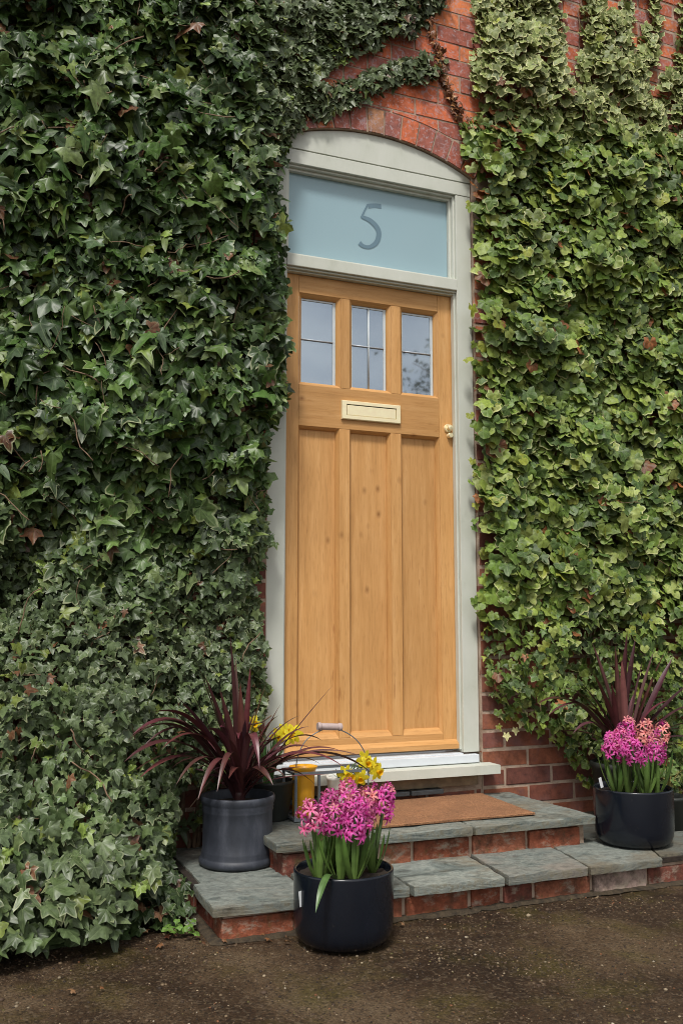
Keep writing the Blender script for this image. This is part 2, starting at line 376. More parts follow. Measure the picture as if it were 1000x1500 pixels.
# ------------------------------------------------------------------ ground
def grid_ground():
    xs = np.concatenate([[-60, -20, -8], np.linspace(-3.2, 3.2, 90), [8, 20, 60]])
    ys = np.concatenate([[-60, -20, -8], np.linspace(-3.4, .2, 60), [4, 20, 60]])
    b = MB(); vs = []
    for y in ys:
        for x in xs:
            z = .012*noise.noise(Vector((x*1.1, y*1.1, 0)))+.005*noise.noise(Vector((x*5, y*5, 2))) if abs(x) < 3.3 and -3.5 < y < .3 else 0
            vs.append((x, y, z-.006))
    nx = len(xs)
    fs = [(j*nx+i, j*nx+i+1, (j+1)*nx+i+1, (j+1)*nx+i) for j in range(len(ys)-1) for i in range(nx-1)]
    b.add(vs, fs, 0, smooth=True)
    return tag(b.build('ground', 'ground'), kind='structure')
grid_ground()
def gravel():
    g = np.random.default_rng(3); ico = bmesh.new(); bmesh.ops.create_icosphere(ico, subdivisions=1, radius=1)
    V = np.array([v.co[:] for v in ico.verts]); F = np.array([[v.index for v in f.verts] for f in ico.faces]); ico.free()
    n = 30000; x = g.uniform(-2.1, 1.7, n); y = -.60-1.45*g.random(n)
    k = ~((y > -.80) & (x > -.88)); x, y = x[k], y[k]; n = len(x)
    z = np.array([.012*noise.noise(Vector((a*1.1, b_*1.1, 0)))+.005*noise.noise(Vector((a*5, b_*5, 2)))-.006 for a, b_ in zip(x, y)])
    dens = fnoise0(x, y, 3.1); k = g.random(n) < .55+.8*dens; x, y, z = x[k], y[k], z[k]; n = len(x)
    sz = g.choice([.0014, .0018, .0024, .0032, .0044, .0075], n, p=[.24, .3, .24, .15, .066, .004])*g.uniform(.8, 1.25, n)
    a = g.uniform(0, 6.3, n); st = g.uniform(.75, 1.45, (n, 1)); W = V[None]*sz[:, None, None]; wx = W[..., 0]*st; wy = W[..., 1]
    P = np.stack([wx*np.cos(a)[:, None]-wy*np.sin(a)[:, None]+x[:, None], wx*np.sin(a)[:, None]+wy*np.cos(a)[:, None]+y[:, None], W[..., 2]*.65+z[:, None]+sz[:, None]*.18], -1).reshape(-1, 3)
    pal = np.array([(.10, .065, .038), (.060, .038, .024), (.030, .020, .014), (.15, .105, .062), (.24, .19, .125), (.34, .29, .22), (.17, .075, .035), (.12, .10, .035)])
    c = pal[g.choice(8, n, p=[.32, .25, .19, .12, .045, .008, .032, .035])]*g.uniform(.7, 1.25, (n, 1))
    me = bpy.data.meshes.new('gravel'); me.vertices.add(len(P)); me.vertices.foreach_set('co', P.astype(np.float32).ravel())
    Fa = (F[None]+(np.arange(n)*len(V))[:, None, None]).reshape(-1, 3); me.loops.add(Fa.size); me.loops.foreach_set('vertex_index', Fa.ravel().astype(np.int32))
    me.polygons.add(len(Fa)); me.polygons.foreach_set('loop_start', (np.arange(len(Fa))*3).astype(np.int32)); me.update(calc_edges=True)
    at_ = me.attributes.new('col', 'FLOAT_COLOR', 'POINT'); at_.data.foreach_set('color', np.repeat(np.c_[c, np.ones(n)], len(V), 0).astype(np.float32).ravel())
    me.materials.append(M['pebble']); o = bpy.data.objects.new('gravel', me); C.objects.link(o)
    return tag(o, 'loose brown and pale grit scattered over the ground', 'gravel', kind='stuff')
def fnoise0(x, y, sc): return np.array([noise.noise(Vector((a*sc, b_*sc, 5.))) for a, b_ in zip(x, y)])
gravel()

# ------------------------------------------------------------------ house front
house = thing('brick_house', 'red brick house front with an arched oak doorway and ivy over its wall', 'house')
WX0, WX1, WTOP = -2.4, 2.6, 4.7
FY = -.016                                   # brick face
OPX = .468
ARC_C = 2.849; RISE = .112; AR = (OPX**2+RISE**2)/(2*RISE); ACZ = ARC_C+RISE-AR
def arc(x, add=0.):
    r = AR+add
    return ACZ+math.sqrt(max(r*r-x*x, 0)) if abs(x) < r else -9
RING = .108
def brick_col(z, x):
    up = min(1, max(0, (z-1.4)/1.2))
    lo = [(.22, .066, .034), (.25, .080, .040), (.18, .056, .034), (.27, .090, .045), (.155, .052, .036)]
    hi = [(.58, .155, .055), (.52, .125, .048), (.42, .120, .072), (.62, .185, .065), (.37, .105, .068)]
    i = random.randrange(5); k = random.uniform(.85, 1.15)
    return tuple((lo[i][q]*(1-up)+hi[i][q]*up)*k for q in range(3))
def wall_mesh():
    b = MB(); gap = .0085; ch = .0755; L = .2255; z = .0; row = 0; z_off = -.004
    def brick(x0, x1, z0, z1):
        if x1-x0 < .012: return
        # clip under the arch ring
        segs = 6; xs = [x0+(x1-x0)*i/segs for i in range(segs+1)]
        near = any(abs(x) < .62 for x in xs) and z1 > 2.55
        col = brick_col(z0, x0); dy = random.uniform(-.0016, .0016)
        if near:
            lim = []
            for x in xs:
                top = arc(x, RING+gap) if abs(x) < .56 else -9
                # ring end face is radial: outside the springing the limit drops away
                ex = OPX+(z0+.0-ARC_C)*OPX/(ARC_C-ACZ)
                lim.append(max(z0, top) if abs(x) < .53 else z0)
            if min(z1-l for l in lim) < .004:
                keep = [(x, l) for x, l in zip(xs, lim) if z1-l > .006]
                if len(keep) < 3: return
                xs = [k[0] for k in keep]; lim = [k[1] for k in keep]
            poly = [(x, l) for x, l in zip(xs, lim)]+[(x, z1) for x in reversed(xs)]
            bm = bmesh.new(); f = bm.faces.new([bm.verts.new((x, FY+dy, zz)) for x, zz in poly])
            r = bmesh.ops.extrude_face_region(bm, geom=[f])
            for g in r['geom']:
                if isinstance(g, bmesh.types.BMVert): g.co.y += .035
            bmesh.ops.recalc_face_normals(bm, faces=bm.faces)
            b.bm(bm, 0, col); return
        j = lambda: random.uniform(-.0015, .0015)
        bm = bmesh.new(); bmesh.ops.create_cube(bm, size=1)
        for v in bm.verts:
            v.co = Vector(((x0 if v.co.x < 0 else x1)+j(), FY+dy if v.co.y < 0 else FY+.04, (z0 if v.co.z < 0 else z1)+j()))
        ed = [e for e in bm.edges if all(v.co.y < FY+.02 for v in e.verts)]
        bmesh.ops.bevel(bm, geom=ed, offset=.0035, segments=2, affect='EDGES')
        b.bm(bm, 0, col)
    z = z_off
    while z < WTOP:
        z0, z1 = z, z+ch-gap
        half = row % 2
        # right side starts at the opening, bonds away from it (queen closer quoin)
        if z0 < 2.78:
            x = OPX+.001; first = L/2-gap if half else L-gap
            while x < WX1:
                w = first; brick(x, min(x+w, WX1), z0, z1); x += w+gap; first = L-gap
            x = -OPX-.001; first = L/2-gap if half else L-gap
            while x > WX0:
                w = first; brick(max(x-w, WX0), x, z0, z1); x -= w+gap; first = L-gap
            if z0 < .30:                     # brickwork under the sill
                x = -OPX+.006-(.11 if half else 0)
                while x < OPX-.01:
                    xa, xb = max(x, -OPX+.006), min(x+L-gap, OPX-.008)
                    if xb-xa > .02 and z0 < .2: brick(xa, xb, z0, min(z1, .272))
                    x += L
        else:
            x = WX0-(L/2 if half else 0)
            while x < WX1:
                brick(max(x, WX0), min(x+L-gap, WX1), z0, z1); x += L
        z += ch; row += 1
    # arch ring of bricks on edge
    half_ang = math.asin(OPX/AR)+.012; n = 13
    for i in range(n):
        a0 = -half_ang+2*half_ang*i/n+.0042; a1 = -half_ang+2*half_ang*(i+1)/n-.0042
        poly = []
        for a in np.linspace(a0, a1, 4): poly.append(((AR+.003)*sin(a), ACZ+(AR+.003)*cos(a)))
        for a in np.linspace(a1, a0, 4): poly.append(((AR+RING)*sin(a), ACZ+(AR+RING)*cos(a)))
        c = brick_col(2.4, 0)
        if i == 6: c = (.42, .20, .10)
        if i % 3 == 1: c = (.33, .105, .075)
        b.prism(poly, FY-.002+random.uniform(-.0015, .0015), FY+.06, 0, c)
    # mortar body
    y0 = FY+.0028; y1 = .30
    b.prism([(WX0, -.1), (-OPX, -.1), (-OPX, ARC_C), (WX0, ARC_C)][::-1], y0, y1, 1)
    b.prism([(OPX, -.1), (WX1, -.1), (WX1, ARC_C), (OPX, ARC_C)][::-1], y0, y1, 1)
    b.prism([(-OPX+.001, -.1), (OPX-.001, -.1), (OPX-.001, .27), (-OPX+.001, .27)][::-1], y0+.001, y1, 1)
    xs = np.linspace(-OPX, OPX, 25)
    poly = [(WX0, ARC_C+.0005), (-OPX, ARC_C+.0005)]+[(x, arc(x)+.001) for x in xs]+[(OPX, ARC_C+.0005), (WX1, ARC_C+.0005), (WX1, WTOP), (WX0, WTOP)]
    b.prism(poly, y0, y1, 1)
    return b
fix(wall_mesh().build('wall', ['brick', 'mortar'], house))

# frame ---------------------------------------------------------------
Z_SILL0, Z_SILL1 = .285, .320; Z_TH1 = .360
Z_DB, Z_DT = .372, 2.314; Z_TR = 2.376; Z_HD = 2.765; Z_GR = 2.824
D = .045; DX = .391
fb = MB()
for s in (-1, 1):
    x0, x1 = sorted((s*DX, s*.464)); fb.box((x0, 0, .362), (x1, .10, Z_HD-.001), 0, bev=.002)
    x0, x1 = sorted((s*(DX-.009), s*(DX-.0005))); fb.box((x0, .016, .372), (x1, .042, Z_DT+.01), 0, bev=.0015)
    fb.box((x0, .012, Z_TR+.002), (x1, .046, Z_HD-.002), 0, bev=.0015)
    x0, x1 = sorted((s*(DX-.019), s*(DX-.0095))); fb.box((x0, .030, Z_TR+.002), (x1, .048, Z_HD-.012), 0, bev=.0015)
fb.box((-.464, -.002, Z_HD), (.464, .10, Z_GR), 0, bev=.002)
fb.box((-DX+.0005, -.004, Z_DT+.012), (DX-.0005, .10, Z_TR), 0, bev=.003)
fb.box((-DX+.0005, .008, Z_DT+.004), (DX-.0005, .10, Z_DT+.0115), 0, bev=.0015)
fb.box((-DX+.0005, .022, Z_DT-.003), (DX-.0005, .10, Z_DT+.0035), 0, bev=.0015)
fb.box((-DX+.01, .012, Z_HD-.009), (DX-.01, .046, Z_HD-.0005), 0, bev=.0015)
fb.box((-DX+.01, .028, Z_HD-.020), (DX-.01, .048, Z_HD-.0095), 0, bev=.0015)
fb.box((-DX+.01, .020, Z_TR+.0005), (DX-.01, .048, Z_TR+.012), 0, bev=.0015)
xs = np.linspace(-.464, .464, 41)
fb.prism([(-.464, Z_GR+.007)]+[(.464, Z_GR+.007)]+[(x, arc(x)-.003) for x in xs[::-1]], 0, .09)
fb.box((-.46, .014, Z_GR-.002), (.46, .08, Z_GR+.009), 0)
frame = fix(fb.build('door_frame', 'sage_paint', house))
sb = MB()
sb.prism([(-.502, Z_SILL0), (.502, Z_SILL0), (.502, Z_SILL1-.003), (.499, Z_SILL1), (-.499, Z_SILL1), (-.502, Z_SILL1-.003)], -.10, -.0165)
sb.box((-.462, -.0163, Z_SILL0+.002), (.462, .10, Z_SILL1+.002))
sill = fix(sb.build('sill', 'sage_paint', house))
tb = MB()
tb.box((-.446, -.030, Z_SILL1+.0035), (.446, .0, Z_TH1-.004), 0, bev=.003)
tb.box((-.3895, .0005, Z_SILL1+.0035), (.3895, .10, Z_TH1), 0, bev=.002)
fix(tb.build('threshold', 'white_metal', house))
us = MB()                                     # old board and slates packed under the sill
us.box((-.43, -.045, .238), (.43, .0, .282), 1, bev=.003)
x = -.42
while x < .24:
    w = random.uniform(.12, .26); us.box((x, -.07-random.uniform(0, .012), .218), (min(x+w, .26)-.006, -.004, .235+random.uniform(-.003, .002)), 0, bev=.003); x += w
fix(us.build('slate_packing', ['slate', 'board'], house))
# fanlight
gb = MB(); gb.box((-DX+.0195, .0485, Z_TR+.003), (DX-.0195, .056, Z_HD-.012))
fan = gb.build('fanlight', 'frosted_glass', house)
def stroke(pts, w):                           # flat ribbon outline from centre line + widths (x,z)
    L_, R2 = [], []
    for i, (x, z) in enumerate(pts):
        a = pts[max(i-1, 0)]; c = pts[min(i+1, len(pts)-1)]; tx, tz = c[0]-a[0], c[1]-a[1]; l = math.hypot(tx, tz) or 1
        nx, nz = -tz/l, tx/l; L_.append((x+nx*w[i]/2, z+nz*w[i]/2)); R2.append((x-nx*w[i]/2, z-nz*w[i]/2))
    return L_, R2
def crom(P, n=6):
    out = []
    P = [np.array(p, float) for p in P]; Q = [2*P[0]-P[1]]+P+[2*P[-1]-P[-2]]
    for i in range(1, len(Q)-2):
        for k in range(n):
            t = k/n; a, b_, c, d = Q[i-1:i+3]
            out.append(.5*(2*b_+(c-a)*t+(2*a-5*b_+4*c-d)*t*t+(3*b_-a-3*c+d)*t**3))
    out.append(P[-1]); return out
nb = MB(); Yg = .0475
def zp(X, Y): p = at(400+X/6.25, 180+Y/6.25, Yg); return (p.x, p.z)
def ribbon(px, w, yy):
    pts = crom([zp(*q) for q in px], 7); ws = np.interp(np.linspace(0, 1, len(pts)), np.linspace(0, 1, len(w)), w)
    A, B = stroke([tuple(p) for p in pts], ws); n = len(A)
    vs = [(x, yy, z) for x, z in A]+[(x, yy, z) for x, z in B]
    nb.add(vs, [(i, i+1, n+i+1, n+i) for i in range(n-1)])
ribbon([(868, 762), (925, 757), (988, 764)], [.021, .019, .022], Yg)
ribbon([(864, 748), (838, 800), (806, 866)], [.009, .008, .009], Yg-.0004)
ribbon([(804, 858), (880, 890), (940, 945), (966, 1010), (945, 1090), (885, 1135), (825, 1128), (788, 1098)], [.014, .0215, .024, .024, .021, .016, .017, .021], Yg-.0008)
fix(nb.build('house_number', 'number_clear', fan))
fn = fan.children[0]

# door ----------------------------------------------------------------
def kk():
    q = random.uniform(.42, .58); return (q, q, q)
db = MB(); y1 = D+.045; bv = .0014
WX = [(-.32, -.135), (-.095, .095), (.137, .32)]
PX = [(-.32, -.150), (-.095, .090), (.137, .32)]
WX = [(-.32, -.136), (-.095, .095), (.139, .32)]; PX = [(-.32, -.142), (-.095, .090), (.139, .32)]
ZW0, ZW1, ZP0, ZP1 = 1.85, 2.235, .437, 1.680
g = .0006
db.box((-DX+.003, D, Z_DB), (-.32-g, y1, Z_DT-.004), 0, bev=bv, col=kk()); db.box((.32+g, D, Z_DB), (DX-.003, y1, Z_DT-.004), 0, bev=bv, col=kk())
db.box((-.32+g, D, ZW1), (.32-g, y1, Z_DT-.004), 1, bev=bv, col=kk())
db.box((-.32+g, D, ZP1), (.32-g, y1, ZW0), 1, bev=bv, col=kk())
db.box((-.32+g, D, Z_DB), (.32-g, y1, ZP0), 1, bev=bv, col=kk())
for a, c in ((WX[0][1], WX[1][0]), (WX[1][1], WX[2][0])): db.box((a+g, D, ZW0+g), (c-g, y1, ZW1-g), 0, bev=bv, col=kk())
for a, c in ((PX[0][1], PX[1][0]), (PX[1][1], PX[2][0])): db.box((a+g, D, ZP0+g), (c-g, y1, ZP1-g), 0, bev=bv, col=kk())
def mould(x0, x1, z0, z1, ins, ins_b, dep):
    o = [(x0, z0), (x1, z0), (x1, z1), (x0, z1)]
    m = [(x0+ins*.75, z0+ins_b*.8), (x1-ins*.75, z0+ins_b*.8), (x1-ins*.75, z1-ins*.75), (x0+ins*.75, z1-ins*.75)]
    i = [(x0+ins, z0+ins_b), (x1-ins, z0+ins_b), (x1-ins, z1-ins), (x0+ins, z1-ins)]
    vs = [(x, D+.0015, z) for x, z in o]+[(x, D+dep*.55, z) for x, z in m]+[(x, D+dep*.8, z) for x, z in i]+[(x, D+dep+.006, z) for x, z in i]
    for k in range(4):
        q = (k+1) % 4
        for r in range(3):
            db.add([vs[r*4+k], vs[r*4+q], vs[r*4+4+q], vs[r*4+4+k]], [(0, 1, 2, 3)], 1 if k % 2 == 0 else 0)
for a, c in WX: mould(a, c, ZW0, ZW1, .015, .014, .022)
for a, c in PX: mould(a, c, ZP0, ZP1, .011, .022, .026)
# weather bar along the bottom
db.prism([(-.386, Z_DB+.004), (.386, Z_DB+.004), (.386, Z_DB+.022), (-.386, Z_DB+.022)], D-.022, D-.0008, 1)
db.add([(-.386, D-.022, Z_DB+.0225), (.386, D-.022, Z_DB+.0225), (.386, D-.0005, Z_DB+.040), (-.386, D-.0005, Z_DB+.040)], [(0, 1, 2, 3)], 1)
db.add([(-.386, D-.022, Z_DB+.022), (-.386, D, Z_DB+.022), (-.386, D, Z_DB+.04)], [(0, 1, 2)], 1)
door = fix(db.build('door', ['oak_v', 'oak_h'], house))
tag(door, 'golden oak door with three small windows over three tall panels')
for a, c in PX:
    p = MB(); p.box((a+.006, D+.0245, ZP0+.004), (c-.006, D+.036, ZP1-.004), col=kk()); p.build('panel', 'oak_v', door)
for i, (a, c) in enumerate(WX):
    p = MB(); yg = D+.026; p.box((a+.010, yg, ZW0+.008), (c-.010, yg+.006, ZW1-.008)); pn = p.build('window_pane', 'window_glass', door)
    gbm = MB(); x0, x1, z0, z1 = a+.016, c-.016, ZW0+.015, ZW1-.016
    gbm.box((x1-.011, yg-.004, z0), (x1, yg-.0004, z1), 1); gbm.box((x0, yg-.004, z1-.007), (x1-.0115, yg-.0004, z1), 1)
    gbm.box((x0, yg-.0035, z0), (x0+.004, yg-.0004, z1-.0075), 1)
    zm = (z0+z1)/2+.004
    gbm.tube([(x0, yg-.004, zm), (x1-.011, yg-.004, zm)], .0032, 6, 0)
    if i == 1: gbm.tube([((x0+x1)/2, yg-.0045, z0), ((x0+x1)/2, yg-.0045, z1-.007)], .0034, 6, 1)
    sharp(gbm.build('glazing_bar', ['lead_bar', 'spacer'], door))
# letter plate
lb = MB(); x0, x1, z0, z1 = -.135, .133, 1.720, 1.799
def lring(o, i, ya, yb):
    vs = [(x, ya, z) for x, z in o]+[(x, yb, z) for x, z in i]
    lb.add(vs, [(k, (k+1) % 4, 4+(k+1) % 4, 4+k) for k in range(4)])
def rc(x0, z0, x1, z1): return [(x0, z0), (x1, z0), (x1, z1), (x0, z1)]
lring(rc(x0, z0, x1, z1), rc(x0, z0, x1, z1), D-.0005, D-.009)
lring(rc(x0, z0, x1, z1), rc(x0+.003, z0+.003, x1-.003, z1-.003), D-.009, D-.012)
lring(rc(x0+.003, z0+.003, x1-.003, z1-.003), rc(x0+.021, z0+.017, x1-.021, z1-.015), D-.012, D-.012)
lring(rc(x0+.021, z0+.017, x1-.021, z1-.015), rc(x0+.021, z0+.017, x1-.021, z1-.015), D-.012, D-.003)
lb.box((x0+.024, D-.0105, z0+.018), (x1-.023, D-.0035, z1-.019), 0, bev=.002)
lb.box((x0+.018, D-.0032, z0+.010), (x1-.018, D-.0012, z1-.010), 1)
fix(lb.build('letter_plate', ['brass', 'dark_plastic'], door))
# door knob and lock
kb = MB(); kc = at(657, 629, D-.02)
def latheY(b, prof, c, seg=24):                # axis along -y
    n = len(prof); vs = [(c[0]+r*cos(2*pi*k/seg), c[1]-h, c[2]+r*sin(2*pi*k/seg)) for r, h in prof for k in range(seg)]
    b.add(vs, [(i*seg+k, i*seg+(k+1) % seg, (i+1)*seg+(k+1) % seg, (i+1)*seg+k) for i in range(n-1) for k in range(seg)], 0, smooth=True)
latheY(kb, [(.0185, 0), (.0185, .005), (.0165, .008), (.0125, .008), (.0110, .005), (.0070, .006), (.0070, .014), (.0105, .017), (.0125, .023), (.0105, .029), (.0, .031)], (.360, D-.0005, kc.z+.008), 12)
latheY(kb, [(.0115, 0), (.0115, .018), (.0095, .021), (.0, .0215)], (.366, D-.0005, kc.z-.024), 16)
sharp(kb.build('door_knob', 'brass', door), 50)

# ------------------------------------------------------------------ steps
steps = thing('brick_steps', 'two low steps of grey green sandstone slabs on red brick risers', 'steps')
def slab(poly, z0, z1, seed, mat='sandstone', lab=None):
    """riven slab: polygon (x,y) ccw, top displaced, edges chipped"""
    P = [Vector((x, y, 0)) for x, y in poly]; n = len(P); out = []
    for i in range(n):
        a, c = P[i], P[(i+1) % n]; k = max(2, int((c-a).length/.018))
        for q in range(k):
            t = q/k; p = a.lerp(c, t); d = (c-a).normalized(); nr = Vector((d.y, -d.x, 0))
            w = .004*noise.noise(Vector((p.x*12, p.y*12, seed)))+.0028*noise.noise(Vector((p.x*60, p.y*60, seed)))
            if q == 0: w = -.002
            out.append(p+nr*w)
    cen = sum(out, Vector())/len(out); m = len(out); vs = []; rings = [(.996, z0), (1.0, z1-.012), (1.0, z1-.003), (.992, z1)]+[(s, z1) for s in (.93, .85, .75, .62, .48, .33, .18)]
    for s, z in rings:
        for p in out:
            q = cen.lerp(p, s)
            if s == 1.0 and z < z1: q = q+(p-cen).normalized()*.003*noise.noise(Vector((p.x*40, p.y*40, z*90+seed)))
            h = 0 if z < z1-.004 else .0030*noise.noise(Vector((q.x*5, q.y*8, seed*3.1)))+.0022*noise.noise(Vector((q.x*16, q.y*22, seed)))+.001*noise.noise(Vector((q.x*50, q.y*60, seed)))
            vs.append((q.x, q.y, z+h))
    fs = []
    for r in range(len(rings)-1):
        for k in range(m): fs.append((r*m+k, r*m+(k+1) % m, (r+1)*m+(k+1) % m, (r+1)*m+k))
    o = (len(rings)-1)*m; vs.append((cen.x, cen.y, z1)); fs += [(o+k, o+(k+1) % m, len(vs)-1) for k in range(m)]
    fs.append(list(range(m))[::-1])
    b = MB(); b.add(vs, fs, 0, smooth=True); o = b.build('paving_slab', mat, steps)
    if lab: o['label'] = lab
    return sharp(o, 32)
LZ, UZ = .095, .195; T = .027
lower = [[(-.869, -.800), (-.565, -.815), (-.565, -.49), (-.862, -.535)],
         [(-.551, -.817), (-.268, -.822), (-.262, -.49), (-.551, -.49)],
         [(-.256, -.826), (.060, -.828), (.100, -.49), (-.250, -.49)],
         [(.072, -.830), (.376, -.826), (.440, -.49), (.113, -.49)],
         [(.388, -.826), (.685, -.822), (.820, -.49), (.452, -.49)],
         [(.700, -.790), (1.10, -.775), (1.14, -.49), (.835, -.49)],
         [(1.115, -.780), (1.5, -.775), (1.5, -.49), (1.15, -.49)]]
for i, p in enumerate(lower): slab(p, LZ-T, LZ+(.002 if i % 2 else 0), i+1, ['sandstone', 'sandstone', 'pale_stone', 'warm_stone', 'sandstone', 'dark_stone', 'sandstone'][i])
slab([(-.835, -.525), (-.575, -.480), (-.575, -.03), (-.83, -.03)], LZ-T, LZ-.003, 20, 'warm_stone', 'brownish slab under the ribbed pot')
slab([(.640, -.480), (1.10, -.480), (1.10, -.03), (.640, -.03)], LZ-T, LZ-.004, 21, 'wet_stone', 'dark wet slab against the wall')
slab([(1.11, -.480), (1.5, -.480), (1.5, -.03), (1.11, -.03)], LZ-T, LZ-.004, 22, 'wet_stone', 'dark wet slab against the wall')
upper = [[(-.603, -.560), (-.262, -.572), (-.262, -.03), (-.600, -.03)],
         [(-.254, -.572), (.096, -.574), (.104, -.03), (-.254, -.03)],
         [(.106, -.574), (.606, -.570), (.585, -.022), (.114, -.03)]]
for i, p in enumerate(upper): slab(p, UZ-T, UZ+(.001 if i == 1 else 0), i+11, ['dark_stone', 'sandstone', 'sandstone'][i])
def joint_fill():
    b = MB(); b.box((-.855, -.795, LZ-T+.004), (1.49, -.04, LZ-.008)); b.box((-.590, -.552, UZ-T+.004), (.575, -.04, UZ-.008)); b.build('joint_filling', 'soil', steps)
joint_fill()
def edge_dirt():
    random.seed(4); b = MB(); vs = []; pts = [(-.857, -.10), (-.857, -.45), (-.860, -.785)]+[(-.85+i*.02, -.797) for i in range(118)]; n = 0
    for i, (x, y) in enumerate(pts):
        w = .008+.034*abs(noise.noise(Vector((x*9, y*6, 3))))+.010*noise.noise(Vector((x*40, 1, 3))); h = .001+.010*abs(noise.noise(Vector((x*25, y*9, 1))))
        dx, dy = (-1, 0) if i < 2 else (0, -1)
        if i == 2: dx, dy = -.8, -.8
        vs += [(x-dx*.02, y-dy*.02, h+.004), (x+dx*w*.3, y+dy*w*.3, h), (x+dx*w, y+dy*w, -.004)]
    fs = [(i*3+k, i*3+k+1, i*3+4+k, i*3+3+k) for i in range(len(pts)-1) for k in range(2)]
    b.add(vs, fs, smooth=True); tag(fix(b.build('moss', 'moss')), 'dark moss and dirt gathered along the foot of the lower step', 'moss', kind='stuff')
def riser(x0, x1, y, z0, z1, depth, seed, side=False):
    random.seed(seed); b = MB(); gap = .013; x = x0
    b.box((x0+.006, y+.010, z0-.03), (x1-.006, y+depth-.01, z1-.001), 1)
    while x < x1-.02:
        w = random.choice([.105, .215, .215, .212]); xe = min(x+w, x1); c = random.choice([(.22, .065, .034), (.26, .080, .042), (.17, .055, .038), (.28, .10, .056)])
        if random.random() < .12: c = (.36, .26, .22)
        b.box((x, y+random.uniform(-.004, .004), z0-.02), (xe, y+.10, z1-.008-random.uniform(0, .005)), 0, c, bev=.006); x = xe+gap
    if side:
        for s, xx in ((0, x0), (1, x1)):
            yy = y+.112
            while yy < y+depth-.03:
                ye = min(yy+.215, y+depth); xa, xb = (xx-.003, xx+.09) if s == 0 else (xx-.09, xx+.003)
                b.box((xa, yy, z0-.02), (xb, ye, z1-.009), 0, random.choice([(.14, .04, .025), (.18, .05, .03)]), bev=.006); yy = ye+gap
    return fix(b.build('riser', ['step_brick', 'mortar'], steps))
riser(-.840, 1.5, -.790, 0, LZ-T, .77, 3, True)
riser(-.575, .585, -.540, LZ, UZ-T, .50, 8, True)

edge_dirt()
# mat
def mat_mesh():
    b = MB(); nx, ny = 60, 36; x0, x1, y0, y1 = -.33, .405, -.485, -.055
    top, bot = [], []
    for j in range(ny+1):
        for i in range(nx+1):
            u, v = i/nx, j/ny; x = x0+(x1-x0)*u+.035*v; y = y0+(y1-y0)*v+.0*u
            x += .004*noise.noise(Vector((v*6, 3, 0)))*(1 if u in (0, 1) else 0); y += .003*noise.noise(Vector((u*9, 1, 0)))*(1 if v in (0, 1) else 0)
            z = UZ+.013+.0035*noise.noise(Vector((x*5, y*5, 7)))+.0015*noise.noise(Vector((x*60, y*60, 7)))
            e = min(u*nx, (1-u)*nx, v*ny, (1-v)*ny)
            if e < 1: z -= .003
            top.append((x, y, z)); bot.append((x, y, UZ+.0045))
    n = len(top); W = nx+1; fs = [(j*W+i, j*W+i+1, (j+1)*W+i+1, (j+1)*W+i) for j in range(ny) for i in range(nx)]
    fs += [(n+(j+1)*W+i, n+(j+1)*W+i+1, n+j*W+i+1, n+j*W+i) for j in range(ny) for i in range(nx)]
    edge = [i for i in range(W)]+[j*W+nx for j in range(1, ny+1)]+[ny*W+i for i in range(nx-1, -1, -1)]+[j*W for j in range(ny-1, 0, -1)]
    for k in range(len(edge)): a, c = edge[k], edge[(k+1) % len(edge)]; fs.append((a, n+a, n+c, c))
    b.add(top+bot, fs, 0, smooth=True); return sharp(fix(b.build('doormat', 'coir')), 40)
tag(mat_mesh(), 'orange brown coir mat lying on the top step before the door', 'doormat')

# ------------------------------------------------------------------ ivy
def leaf_template(lobes, npts_between=1, waist=.55, tipr=1., seed=0):
    """outline in polar form about the petiole point; lobes = [(angle deg from tip, radius)]"""
    ang, rad, isl = [], [], []
    L_ = sorted(lobes)
    out = []
    for i, (a, r) in enumerate(L_):
        out.append((a, r, 1))
        if waist > .8 and i < len(L_)-1:
            a2, r2 = L_[i+1]; m = (a+a2)/2; rm = min(r, r2)*waist
            for t_ in (.2, .36): out.append((a+(a2-a)*t_, r+(rm-r)*t_*2+.012*r, 0))
            out.append((m, rm, 0))
            for t_ in (.64, .8): out.append((a+(a2-a)*t_, rm+(r2-rm)*(t_*2-1)+.012*r, 0))
        elif i < len(L_)-1:
            a2, r2 = L_[i+1]; m = (a+a2)/2; rm = min(r, r2)*waist
            out.append((a*.72+m*.28, (r*.60+rm*.40), 0)); out.append((m, rm, 0)); out.append((a2*.72+m*.28, r2*.60+rm*.40, 0))
    a0, r0, _ = out[0]; a1, r1, _ = out[-1]
    out = [(a0-22, r0*.62, 0)]+out+[(a1+22, r1*.62, 0)]
    V = [(0, 0)]; edge = [.35]; vein = [1.]
    inner, outer = [], []
    for a, r, l in out:
        t = R_(a); inner.append((sin(t)*r*.58, -cos(t)*r*.58)); outer.append((sin(t)*r, -cos(t)*r))
    n = len(out); V += inner+outer
    edge += [.45]*n+[1.]*n; vein += [1. if o[2] else 0. for o in out]*2
    F = [(0, i+1, i+2) for i in range(n-1)]+[(1+i, 1+n+i, 1+n+i+1, 2+i) for i in range(n-1)]
    V = np.array([(x, y-.0, 0) for x, y in V]); V[:, 1] += .42
    ph = random.random()*9
    V[:, 2] = .07*np.sin(V[:, 0]*9+ph)*np.cos(V[:, 1]*7+ph*2)
    V[:, 2] -= .10*np.array(vein)*0
    return V, F, np.array(edge), np.array(vein)
random.seed(2)
IVY = [leaf_template([(-125, .48), (-62, .68), (0, .98), (64, .70), (126, .46)], waist=.74),
       leaf_template([(-118, .52), (-56, .68), (0, .94), (58, .66), (118, .50)], waist=.79),
       leaf_template([(-132, .42), (-70, .60), (0, 1.04), (68, .62), (130, .44)], waist=.70),
       leaf_template([(-105, .50), (-50, .62), (0, .95), (48, .63), (105, .48)], waist=.86)]
